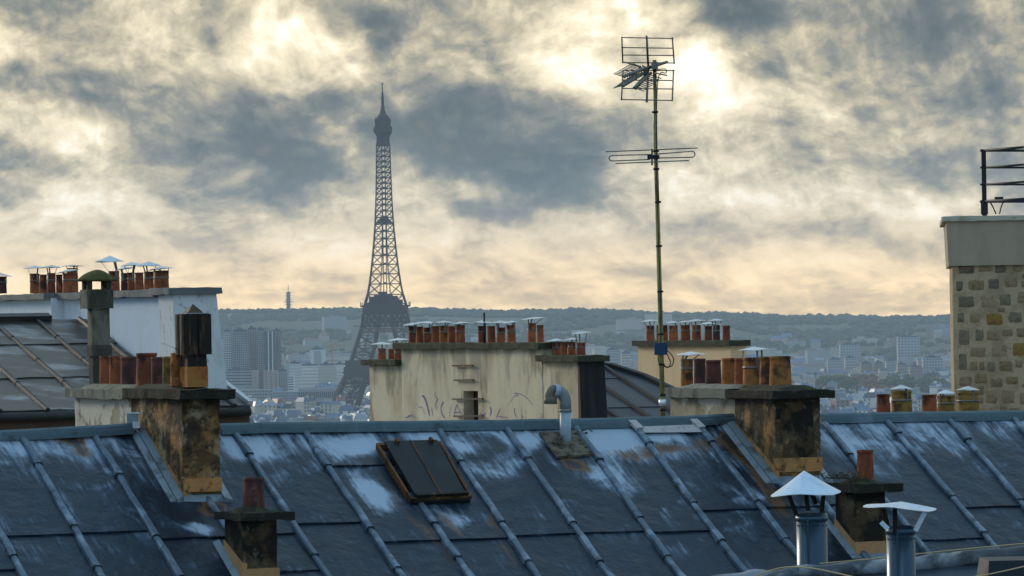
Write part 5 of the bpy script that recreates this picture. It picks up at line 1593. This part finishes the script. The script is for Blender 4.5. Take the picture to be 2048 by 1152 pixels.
for a, b in zip(us, us[1:]):
    if b < huv[0][0] or a > huv[-1][0] - .1: continue
    a = max(a, huv[0][0])
    ta, tb = vt(a), vt(b); prev = (ta, tb)
    for j in vj:
        if j <= max(ta, tb) + .05: continue
        mb = MB(); pa, pb = prev
        mb.add([DRP.at(a, pa, 0), DRP.at(b, pb, 0), DRP.at(b, j, .012), DRP.at(a, j, .012), DRP.at(a, j, -.02), DRP.at(b, j, -.02)], [(0, 3, 2, 1), (3, 4, 5, 2)])
        mb.build('metal_sheet', ZDARK, DH); prev = (j, j)
    mb = MB(); mb.bar(DRP.at(a, ta, .02), DRP.at(a, vj[-1], .03), .055, .05, up=DRP.N); mb.build('standing_seam', ZDCAP, DH)
for a, b in zip(hip, hip[1:]):
    mb = MB(); mb.bar(DRP.hit(*a, .03), DRP.hit(*b, .03), .09, .06, up=DRP.N); mb.build('hip_cap', ZDCAP, DH)
def d78(p): return Vector((p.x, p.y, 78))
a_, b_ = DRP.at(us[1], vj[-1] - .3, -.15), DRP.at(us[-1], vj[-1] - .3, -.15)
mb = MB(); mb.hexa([d78(a_), d78(b_), d78(b_ - SH * 4), d78(a_ - SH * 4), a_, b_, b_ - SH * 4, a_ - SH * 4]); mb.build('wall', BODYW, DH)

# ------------------------------------------------------------------ beige stack
Yb = 72.0
C = P(1462, 780, Yb); C.z -= .5
W_ = solve_len(C, RH, 1477)
W_ = max(W_, .28)
C = C - RH * 0
st = Stack('chimney_stack', C, W_, 'plain beige chimney stack with a row of eight capped pots, behind the aerial mast', 0)
zt1 = zat(1400, 692, Yb + .8); lB = solve_len(C, -SH, 1278)
st.block('body', 0, lB, C.z, zt1, BEIGE, cell=.16, amp=.003)
st.block('coping', -.08, lB + .09, zt1, zt1 + 11 * Yb / F, COPM, w0=-.07, w1=W_ + .05, cell=.08, amp=.01)
st.ztop = zt1
st.pots([(1301, 17, 651, TERR, (20, 639, .01, .03, -2)), (1319, 12, 650, TERR), (1330, 12, 650, TERR), (1347, 19, 651, TERR, (18, 642, 0)), (1371, 20, 650, TERR, (18, 641, 0)), (1393, 19, 650, TERR, (22, 638, .005)), (1417, 16, 652, TERR, (18, 644, 0)), (1433, 15, 650, TERD, (18, 637, .01)), (1453, 16, 651, TERR)],
        lambda px: 682, 'on the beige stack', 'clay pots on the beige stack', 80)

# ------------------------------------------------------------------ left house: brownish zinc roof, white stack, pillar
LRP = roof_plane(0, 826, 52, 15.0)
LH = empty('brown_zinc_roofed_house', LRP.o - Z3 * 18, 'house at the left edge with a low brownish zinc roof behind the sooty stack', 'building')
vE = LRP.puv(0, 824)[1]; vJ2 = LRP.puv(80, 757)[1]; vJ1 = LRP.puv(80, 690)[1]; vT = LRP.puv(60, 640)[1]
u130 = LRP.puv(130, 690)[0]; u38 = LRP.puv(38, 690)[0]; du = u130 - u38
uR = LRP.puv(500, 812)[0]
vE2 = vE + (LRP.puv(480, 812)[1] - vE) * 0
us = [u130 + du * k for k in range(-9, 12)]
us = [u for u in us if u < uR - .15] + [uR]
for a, b in zip(us, us[1:]):
    for v0, v1 in ((vT, vJ1), (vJ1, vJ2), (vJ2, vE)):
        mb = MB(); vs = []; fs = []; n = 5
        for j in range(n + 1):
            for i in range(n + 1):
                u, v = lerp(a, b, i / n), lerp(v0 - .02, v1, j / n)
                e = min(i, n - i) / 2.5
                vs.append(LRP.at(u, v, .016 * j / n + .016 * e * mnoise.noise(Vector((u * 2.3, v * 1.7, 4)))))
        for j in range(n):
            for i in range(n): k = j * (n + 1) + i; fs.append((k, k + n + 1, k + n + 2, k + 1))
        mb.add(vs, fs, True)
        lo = [vs[n * (n + 1) + i] for i in range(n + 1)]; lo2 = [p - LRP.N * .03 for p in lo]
        mb.add(lo + lo2, [(i, n + 1 + i, n + 2 + i, i + 1) for i in range(n)], False); mb.build('zinc_sheet', ZLEFT, LH)
    br = [vT, lerp(vT, vE, .22), lerp(vT, vE, .47), lerp(vT, vE, .72), vE + .02]
    for v0, v1 in zip(br, br[1:]):
        mb = MB(); vs = []
        for v, w in ((v0, .92), (v1 + .01, 1.08)):
            for (x_, z_) in BPROF: vs.append(LRP.at(a + x_ * w * .85, v, z_ * w * .85 + .004))
        mb.add(vs, [(q_, 6 + q_, 6 + (q_ + 1) % 6, (q_ + 1) % 6) for q_ in range(6)] + [(5, 4, 3, 2, 1, 0), (6, 7, 8, 9, 10, 11)])
        mb.build('batten_cap', ZLCAP, LH)
mb = MB(); mb.bar(LRP.at(uR, vT, .03), LRP.at(uR, vE, .03), .06, .07, up=LRP.N); mb.build('verge_strip', GALV, LH)
uL = us[0]
for (v_, nm, hh2, mt) in ((vT, 'ridge_cap', .06, ZLCAP),):
    p, q = LRP.at(uL, v_, .02), LRP.hit(97, 634, .02); q = LRP.at(LRP.uv(q)[0], v_, .02)
    mb = MB(); mb.bar(p, q, .16, .10, up=LRP.N); mb.build(nm, mt, LH)
mb = MB(); pp_ = [LRP.at(u, vE + .05, -.05) for u in (uL, (uL + uR) / 2, uR - .02)]; mb.tube(pp_, .055, 10); mb.build('gutter', ZLCAP, LH)
mb = MB(); p = LRP.at(uL, vE - .02, -.04); mb.box(p - Z3 * .35, RH * (uR - uL), -SH * .04, Z3 * .33); mb.build('fascia', COWLR, LH)
mb = MB(); p = LRP.at(uL, vE - .06, -.06); q = LRP.at(uR - .02, vE - .06, -.06); r_b = LRP.at(uR - .02, vT, -.06); s_b = LRP.at(uL, vT, -.06)
mb.hexa([d78(p), d78(q), d78(r_b), d78(s_b), p, q, r_b, s_b]); mb.build('wall', BODYW, LH)

C = LRP.hit(351, 788)
Yw = C.y
W_ = solve_len(Vector((C.x, C.y, 100.2)), RH, 433)
C.z -= .3
st = Stack('chimney_stack', C, W_, 'long whitewashed chimney wall with grey coping and rows of capped pots', 0)
ztw = zat(390, 588, Yw)
lW = solve_len(C, -SH, -260)
lj = solve_len(Vector((C.x, C.y, 100)), -SH, 318)
lk = solve_len(Vector((C.x, C.y, 100)), -SH, 121)
# end block flares towards its foot
mb = MB()
def col(z, fl): return [st.at(-fl, -.02, z), st.at(-fl, W_ + fl * .8, z), st.at(.5, W_ + fl * .8, z), st.at(.5, -.02, z)]
mb.hexa(col(C.z, .14) + col(ztw, 0)); mb.build('flaking_end', WHITED, st.t)
st.block('body', .5, lk, C.z, ztw, WHITE, w0=.05, cell=.2, amp=.003)
st.block('pilaster', .5, lj, C.z, ztw - .001, WHITED, w0=0.0, w1=.2, cell=.2, amp=.003)
st.block('body', lk, lW, C.z, ztw, WHITE, w0=-.12, cell=.2, amp=.003)
st.block('coping', -.05, lj + .1, ztw, ztw + .075, COPW, w0=-.09, w1=W_ + .06, cell=.1, amp=.012)
st.block('coping', lj + .1, lk, ztw - .02, ztw + .065, COPW, w0=-.04, w1=W_ + .03, cell=.1, amp=.014)
st.block('coping', lk, lW, ztw - .01, ztw + .06, COPW, w0=-.22, w1=W_ + .03, cell=.1, amp=.014)
st.ztop = ztw
TW = TERR
st.pots([(0, 28, 553, TERD, (27, 545, -.02)), (70, 20, 547, TW, (22, 531, 0)), (87, 16, 549, TW), (103, 17, 546, TW, (20, 530, 0)), (119, 14, 549, TW), (141, 32, 546, TW, (24, 540, .02, .03, -5)), (146, 22, 536, TW, (22, 529, 0, .02), .8)],
        lambda px: 587, 'on the far half of the white stack', 'clay pots on the white stack', 100)
st.pots([(229, 22, 542, TW, (30, 511, 0, .075, -8)), (249, 14, 546, TERD, (18, 533, .02)), (263, 15, 545, TW, (22, 524, .01, .04)), (279, 18, 545, TW), (298, 20, 543, TW, (26, 523, .0, .05)), (323, 31, 541, TW, (26, 532, .01, .035))],
        lambda px: 582, 'on the near half of the white stack', 'clay pots on the white stack', 120)

# pillar with mushroom cap
Yp = 46.0
kp = Yp / F
c = P(202, 768, Yp)
PL = empty('capped_flue_pillar', Vector((c.x, Yp, zat(202, 860, Yp))), 'weathered square concrete flue pillar with a mossy mushroom lid, left of the clay pots', 'chimney')
zz = lambda y: zat(202, y, Yp)
cp = Vector((c.x, Yp, 0))
def osq(mb, dx, w, z0, z1, w2=None, d=None):
    w2 = w2 or w; cc_ = cp + Vector((dx * kp, 0, 0)); d = d or .75
    f = lambda h, z: [cc_ + RH * (a * h) + SH * (b * h * d) + Z3 * z for a, b in ((-1, 1), (1, 1), (1, -1), (-1, -1))]
    return mb.hexa(f(w * kp / 2, z0) + f(w2 * kp / 2, z1))
def orough(dx, w, z0, z1, amp=.007, cell=.04):
    mb = MB(); cc_ = cp + Vector((dx * kp, 0, z0)); mb.rough(cc_ - RH * w * kp / 2 + SH * w * kp * .375, RH * w * kp, -SH * w * kp * .75, Z3 * (z1 - z0), cell, amp); return mb
orough(-4, 33, zz(870), zz(712)).build('lower_shaft', CONCD, PL)
orough(-2, 42, zz(712), zz(690)).build('collar', CONCD, PL)
mb = MB(); osq(mb, -3, 38, zz(690), zz(617), 37); mb.build('upper_shaft', CONCP, PL)
orough(-6, 56, zz(617), zz(579), .005).build('box', CONCP, PL)
for a, b in ((-1, 1), (1, 1), (1, -1), (-1, -1)):
    mb = MB(); q = cp + Vector((-6 * kp, 0, 0)) + RH * a * 20 * kp + SH * b * 14 * kp
    mb.box(q - RH * .024 - SH * .024 + Z3 * zz(579), RH * .048, SH * .048, Z3 * (zz(558) - zz(579))); mb.build('post', CONCD, PL)
mb = MB(); pr = [(0, -.002), (40 * kp, 0), (42 * kp, 2 * kp), (36 * kp, 6 * kp), (26 * kp, 13 * kp), (16 * kp, 18.5 * kp), (8 * kp, 21 * kp), (0, 22 * kp)]
mb.lathe((0, 0, 0), pr, 20)
mb.v = [cp + Vector((-6 * kp, 0, zz(562))) + v + mnoise.noise_vector(v * 14) * .010 for v in mb.v]
mb.build('mushroom_lid', MOSS, PL)

# ------------------------------------------------------------------ pots behind the ridge at the right
Yr = 47.5
C = P(1990, 826, Yr); C.z -= .1
st = Stack('chimney_stack', C, .36, 'low chimney stack behind the right ridge, carrying five pots', 0)
st.block('body', 0, 3.2, C.z - 2, C.z - .1, CREAMS, cell=.2, amp=.004); st.block('coping', -.08, 3.3, C.z - .1, C.z, COPM, w0=-.06, w1=.42, cell=.1, amp=.008)
st.ztop = C.z
st.pots([(1767, 29, 788, TERR), (1804, 43, 781, TERY, (23, 771, 0, .045)), (1859, 32, 789, TERR), (1892, 36, 791, TERY, (21, 781, 0, .045)), (1937, 46, 783, TERY, (25, 775, 0, .04))], lambda px: 836, 'behind the right ridge', 'clay pots behind the right ridge', 140)

# ------------------------------------------------------------------ stone wall house on the right
Ys = 75.0
an = radians(-5)
WA, WB = Vector((cos(an), sin(an), 0)), Vector((-sin(an), cos(an), 0))
C = P(1909, 820, Ys)
SW = empty('stone_gable_house', Vector((C.x, C.y, 78)), 'tall rubble stone gable wall with smooth cream grey parapet at the right edge', 'building')
zpar = zat(1960, 531, Ys); zcap0 = zat(1960, 442, Ys); zcap1 = zat(1960, 432, Ys)
Wl = 5.0
mb = MB(); mb.rough(Vector((C.x, C.y, 95)), WA * Wl, WB * 5, Z3 * (zpar - 95), .2, .006); mb.build('mortar_wall', JOINT, SW)
mb = MB(); mb.box(Vector((C.x, C.y, 78)) + WA * .02 + WB * .02, WA * (Wl - .04), WB * 4.9, Z3 * 17.02); mb.build('lower_wall', BODYW, SW)
mb = MB(); o = Vector((C.x, C.y, zpar)) - WA * .06 - WB * .07
mb.hexa([o, o + WA * Wl, o + WA * Wl + WB * 5.1, o + WB * 5.1] + [x + Z3 * (zcap0 - zpar) - WA * .03 for x in (o, o + WA * Wl, o + WA * Wl + WB * 5.1, o + WB * 5.1)]); mb.build('parapet', PARA, SW)
mb = MB(); mb.rough(Vector((C.x, C.y, zcap0)) - WA * .16 - WB * .12, WA * Wl, WB * 5.2, Z3 * (zcap1 - zcap0), .12, .006); mb.build('cap_stone', PCAP, SW)
wf = Face(C, -WB)
S5 = [(98, 300, 190, 348, 'dark'), (212, 305, 285, 335, 'tan'), (300, 305, 365, 342, 'dark'), (400, 305, 455, 335, 'tan'), (92, 390, 124, 444, 'dark'), (150, 385, 250, 440, 'buff'), (263, 378, 325, 432, 'dark'), (352, 370, 428, 425, 'tan'),
      (96, 473, 190, 534, 'dark'), (222, 462, 305, 535, 'pink'), (328, 460, 388, 524, 'grey'), (425, 447, 475, 512, 'tan'), (98, 565, 130, 615, 'grey'), (165, 568, 218, 616, 'tan'), (252, 568, 346, 632, 'ochre'), (375, 560, 452, 616, 'grey'),
      (102, 655, 165, 745, 'grey'), (195, 655, 238, 722, 'grey'), (252, 660, 330, 715, 'tan'), (342, 655, 400, 690, 'tan'), (420, 650, 475, 695, 'buff'), (160, 752, 255, 808, 'tan'), (282, 735, 372, 806, 'pink'), (398, 728, 480, 802, 'ochre'),
      (104, 785, 145, 880, 'grey'), (166, 832, 205, 880, 'tan'), (262, 835, 300, 885, 'grey'), (320, 828, 400, 885, 'buff'), (418, 822, 448, 862, 'tan'), (105, 915, 175, 965, 'tan'), (275, 925, 345, 970, 'buff'), (362, 915, 430, 955, 'buff'),
      (250, 988, 315, 1062, 'tan'), (335, 988, 412, 1064, 'tan'), (438, 1000, 500, 1070, 'tan'), (110, 1000, 200, 1060, 'buff'), (190, 900, 260, 950, 'buff')]
def stone(c4, key, r):
    mb = MB(); n = 5; vs = []; fs = []
    o, ex, ez = c4
    for j in range(n + 1):
        for i in range(n + 1):
            x, z = i / n, j / n
            e = min(i, n - i, j, n - j)
            cx2, cz2 = x - .5, z - .5
            sq_ = 1 - .12 * (abs(cx2 * 2) ** 3 * abs(cz2 * 2) ** 3)
            p = o + ex * (.5 + cx2 * sq_) + ez * (.5 + cz2 * sq_)
            h = (-.015 if e == 0 else .014 + r.uniform(-.004, .006))
            vs.append(p - WB * h + WA * r.uniform(-.006, .006) + Z3 * r.uniform(-.008, .008))
    for j in range(n):
        for i in range(n): k = j * (n + 1) + i; fs.append((k, k + 1, k + n + 2, k + n + 1))
    mb.add(vs, fs, True); return mb.build('stone', STONE[key], SW)
r5 = random.Random(21)
for (x0, y0, x1, y1, key) in S5:
    x0, y0, x1, y1 = x0 - 6, y0 - 7, x1 + 7, y1 + 7
    a = wf.hit(1880 + x0 / 2.743, 420 + y1 / 2.743); b = wf.hit(1880 + x1 / 2.743, 420 + y1 / 2.743); c = wf.hit(1880 + x0 / 2.743, 420 + y0 / 2.743)
    stone((a, b - a, Z3 * (c.z - a.z)), key, r5)
r6 = random.Random(77)
rects = [t_[:4] for t_ in S5]
for k in range(4000):     # faint close-coloured stones packed between the darker ones
    w_, h_ = r6.uniform(26, 80), r6.uniform(28, 62)
    x0, y0 = r6.uniform(90, 470), r6.uniform(302, 1080)
    if any(x0 < b[2] + 5 and x0 + w_ > b[0] - 5 and y0 < b[3] + 5 and y0 + h_ > b[1] - 5 for b in rects): continue
    rects.append((x0, y0, x0 + w_, y0 + h_))
    a = wf.hit(1880 + x0 / 2.743, 420 + (y0 + h_) / 2.743); b = wf.hit(1880 + (x0 + w_) / 2.743, 420 + (y0 + h_) / 2.743); c = wf.hit(1880 + x0 / 2.743, 420 + y0 / 2.743)
    stone((a, b - a, Z3 * (c.z - a.z)), r6.choice(('buff', 'buff', 'pink', 'pale', 'pale')), r6)
zr = zpar - .12
while zr > 97:    # the same masonry beyond the frame
    hh3 = r5.uniform(.18, .34); x = 1.25 + r5.uniform(0, .2)
    while x < Wl - .4:
        w = r5.uniform(.2, .5)
        o = Vector((C.x, C.y, zr - hh3)) + WA * x
        stone((o, WA * w, Z3 * hh3 * r5.uniform(.8, 1)), r5.choice(('grey', 'tan', 'buff', 'dark', 'ochre', 'tan')), r5)
        x += w + r5.uniform(.06, .16)
    zr -= hh3 + .09
# railing on top
RL = empty('roof_railing', P(1969, 430, 76), 'black iron railing with four rails on top of the stone gable', 'railing')
Yq = 76.6; kq = Yq / F
zr0 = zcap1 + .002
pb = P(1969, 430, Yq); pb.z = zr0
pt = P(1967, 299, Yq)
mb = MB(); mb.bar(pb, pt, .075); mb.cbox(pb + Z3 * .06, .12, .12, .24, an); mb.build('post', IRON, RL)
for (y, r2) in ((301, .022), (335, .018), (369, .018), (403, .024)):
    a = P(1967, y, Yq)
    for d, ln in ((RH, 3.4), (SH, 1.5)):
        mb = MB(); mb.tube([a - d * .06, a + d * ln], r2, 8); mb.build('rail', IRON, RL)
for d, ln in ((RH, 3.4), (SH, 1.5)):
    mb = MB(); e = pb + d * ln; mb.bar(e, Vector((e.x, e.y, pt.z)), .07); mb.build('post', IRON, RL)
c1_, c2_ = P(1980, 404, Yq - .05), P(2003, 430, Yq - .05)
wob([c1_, P(1986, 414, Yq), P(1992, 428, Yq)], .012, 'cable_loop', RL); wob([P(2008, 403, Yq), P(2003, 412, Yq), P(1999, 428, Yq)], .012, 'cable_loop', RL)
mb = MB(); mb.cbox(P(1998, 402, Yq - .04), .14, .1, .07); mb.build('junction_box', IRON, RL)

# ------------------------------------------------------------------ near roof edge and metal vents at the lower right
Yn = 28.0
NR = empty('near_roof_edge', P(1800, 1150, Yn), 'rough grey lead ridge of a nearer roof crossing the lower right corner', 'roof')
path = [(1330, 1182), (1430, 1168), (1500, 1158), (1600, 1149), (1700, 1138), (1760, 1133), (1850, 1125), (1950, 1115), (2048, 1107), (2200, 1094), (2400, 1078)]
kn = Yn / F
LEAD = M('rough_lead_sheet', (.07, .085, .10), .6, .2, [((.30, .33, .37), (3, 3, 3), .46, .60, .85, 8), ((.045, .045, .045), (5, 5, 5), .55, .68, .8, 6), ((.20, .13, .08), (8, 8, 8), .64, .74, .6, 5)], (16, .8, .02))
def np_(x, y, d=0): return P(x, y, Yn + d)
# slope down towards the viewer
mb = MB(); vs = []; fs = []
for x, y in path:
    p = np_(x, y); vs += [p - Z3 * .02, p - Z3 * .02 + Vector((0, -1.2, -.36)), p - Z3 * .02 + Vector((0, -6, -1.9))]
for i in range(len(path) - 1):
    for j in range(2): a = i * 3 + j; fs.append((a, a + 1, a + 4, a + 3))
mb.add(vs, fs); 
DBL = M('dark_blue_roof_sheet', (.03, .045, .065), .4, .3, [((.06, .085, .12), (2, 2, 2), .45, .7, .6, 5)], (10, .3))
mb.build('roof_sheet', DBL, NR)
mb = MB(); vs = []
for x, y in path:
    p = np_(x, y); vs += [p - Z3 * .03, p - Z3 * .03 + Vector((0, 1.5, -1.2))]
mb.add(vs, [(2 * i, 2 * i + 2, 2 * i + 3, 2 * i + 1) for i in range(len(path) - 1)]); mb.build('rear_sheet', DBL, NR)
LR_ = MB()
for a, b in zip(path, path[1:]):
    mb = LR_; p, q = np_(*a), np_(*b); n = 8; vs = []; fs = []; m = 9
    for i in range(n + 1):
        c = p.lerp(q, i / n)
        for k in range(m):
            t = lerp(-.25, 1.25, k / (m - 1)) * pi
            o = Vector((0, -cos(t) * .075, sin(t) * .052 - .004))
            v = c + o; nn2 = mnoise.noise_vector(v * 7) * .020 + mnoise.noise_vector(v * 26) * .006
            vs.append(v + nn2)
    for i in range(n):
        for k in range(m - 1): a_ = i * m + k; fs.append((a_, a_ + m, a_ + m + 1, a_ + 1))
    mb.add(vs, fs, True)
LR_.build('lead_ridge', LEAD, NR)
wob([np_(1640, 1127, -.1), np_(1760, 1116, -.1), np_(1900, 1101, -.1), np_(2048, 1087, -.1), np_(2150, 1080, -.1)], .004, 'lightning_wire', NR, TANC)
wob([np_(1500, 1156, -.25), np_(1560, 1136, -.3), np_(1620, 1136, -.4), np_(1690, 1150, -.6), np_(1740, 1162, -.8)], .0045, 'tan_cable', NR, TANC)
wob([np_(1920, 1158, -1.0), np_(1980, 1148, -1.0), np_(2048, 1133, -1.0), np_(2150, 1110, -1.0)], .0045, 'tan_cable', NR, TANC)
mb = MB(); a = np_(1968, 1150, -.9); mb.box(a + Vector((0, 0, -.3)), (.5, .12, 0), (-.05, .35, 0), (0, 0, .30 + 0)); 
BX = MB(); p0 = P(1968, 1122, Yn - .9); BX.hexa([p0 + Vector((0, 0, -.35)), p0 + Vector((.55, .05, -.35)), p0 + Vector((.5, .55, -.35)), p0 + Vector((-.04, .5, -.35)), p0 + Vector((.03, 0, 0)), p0 + Vector((.55, .05, 0)), p0 + Vector((.50, .5, .0)), p0 + Vector((.02, .45, 0))])
bo = BX.build('metal_roof_box', M('blue_grey_painted_box', (.025, .038, .05), .6, .3)); tag(bo, 'low blue-grey metal box on the near roof in the lower right corner', 'roof box')


def vent(px0, px1, ytop, Y, capd, label, straps):
    """capd = (x left, y left, x right, y right, apex x, apex y)"""
    k = Y / F; pc = (px0 + px1) / 2; r = (px1 - px0) / 2 * k
    top = P(pc, ytop, Y); bot = Vector((top.x + .0, Y, top.z - 1.1))
    t = empty('metal_flue_vent', bot, label, 'vent')
    mb = MB(); mb.lathe(bot, [(r * 1.04, 0), (r * 1.02, .5), (r * 1.03, .51), (r, .53), (r, 1.1), (r * .94, 1.1), (r * .92, .7), (0, .7)], 28); mb.build('flue', PIPEZ, t)
    mb = MB(); mb.lathe(top - Z3 * .05, [(r * 1.005, 0), (r * 1.05, .004), (r * 1.05, .03), (r * 1.005, .034)], 28); mb.build('band', PIPEZ, t)
    mb = MB(); sa = 2.0 * pi * .70
    sp_ = Vector((cos(sa) * r * 1.02, sin(sa) * r * 1.02, 0)); mb.bar(bot + sp_, bot + sp_ + Z3 * 1.09, .014, .006, up=(cos(sa), sin(sa), 0)); mb.build('folded_seam', PIPEZ, t)
    for k in range(7):
        an_ = -pi / 2 - 1.1 + k * .37
        mb = MB(); clump(mb, top + Vector((cos(an_) * r * 1.03, sin(an_) * r * 1.03, -.075)), .005, .005, random.Random(k)); mb.build('rivet', COWL, t)
    xl, yl, xr_, yr_, xa, ya = capd
    L, Rr, A = P(xl, yl, Y), P(xr_, yr_, Y), P(xa, ya, Y)
    cen = (L + Rr) / 2; R_ = (Rr - L).length / 2; tilt = (Rr.z - L.z) / 2
    mb = MB(); n = 24; vs = [A]; vs2 = [A - Z3 * .003]
    rr3 = random.Random(int(px0))
    for i in range(n):
        a = 2 * pi * i / n
        p = cen + Vector((cos(a) * R_, sin(a) * R_, tilt * cos(a) + .008 * sin(3 * a + 1) + rr3.uniform(-.002, .002)))
        vs.append(p); vs2.append(p - Z3 * .004)
    # mid ring for a slightly dished, dented cone
    ring = [A.lerp(p, .55) + Z3 * rr3.uniform(-.010, .002) for p in vs[1:]]
    allv = [A] + ring + vs[1:] + [v - Z3 * .003 for v in ([A] + ring + vs[1:])]
    m = 1 + 2 * n; fs = []
    for i in range(n):
        j = (i + 1) % n
        fs += [(0, 1 + i, 1 + j), (1 + i, 1 + n + i, 1 + n + j, 1 + j), (m, m + 1 + j, m + 1 + i), (m + 1 + i, m + 1 + j, m + 1 + n + j, m + 1 + n + i), (1 + n + i, m + 1 + n + i, m + 1 + n + j, 1 + n + j)]
    mb.add(allv, fs, False); mb.build('conical_cap', GALVB, t)
    for (xa_, ya_, xb_, yb_, dy, bright) in straps:
        mb = MB(); mb.bar(P(xa_, ya_, Y + dy), P(xb_, yb_, Y + dy), .028, .005, up=(0, 1, 0)); mb.build('strap', GALVB if bright else COWL, t)
    return t
vent(1592, 1654, 1027, 29.5, (1541, 990, 1682, 984, 1608, 941), 'tall blue-grey metal flue under a bright pointed tin cap', [(1578, 990, 1593, 1030, -.02, 0), (1612, 985, 1616, 1022, -.09, 0), (1648, 984, 1643, 1026, .0, 0), (1622, 985, 1632, 1008, .05, 0)])
vent(1772, 1830, 1052, 27.2, (1726, 1011, 1873, 1019, 1803, 1003), 'metal flue with a flat tilted tin cap and two bright straps', [(1762, 1044, 1776, 1058, -.10, 1), (1850, 1024, 1831, 1062, -.05, 1), (1790, 1014, 1790, 1068, -.085, 0), (1768, 1018, 1775, 1054, .05, 0)])

# ------------------------------------------------------------------ air
def haze():
    lo, hi = Vector((-2950, -55, -1)), Vector((2950, 12650, 345))
    mb = MB(); mb.box(lo, (hi.x - lo.x, 0, 0), (0, hi.y - lo.y, 0), (0, 0, hi.z - lo.z))
    m = bpy.data.materials.new('haze_air'); m.use_nodes = True
    t = m.node_tree; t.nodes.clear()
    out = t.nodes.new('ShaderNodeOutputMaterial'); v = t.nodes.new('ShaderNodeVolumePrincipled')
    v.inputs['Color'].default_value = (.68, .80, .93, 1)
    v.inputs['Density'].default_value = HAZE_D
    v.inputs['Anisotropy'].default_value = .0
    t.links.new(v.outputs[0], out.inputs['Volume'])
    o = mb.build('haze', m, origin=(0, 0, 0)); tag(o, 'pale blue haze over the city', kind='stuff')
HAZE_D = 0.62e-4
haze()
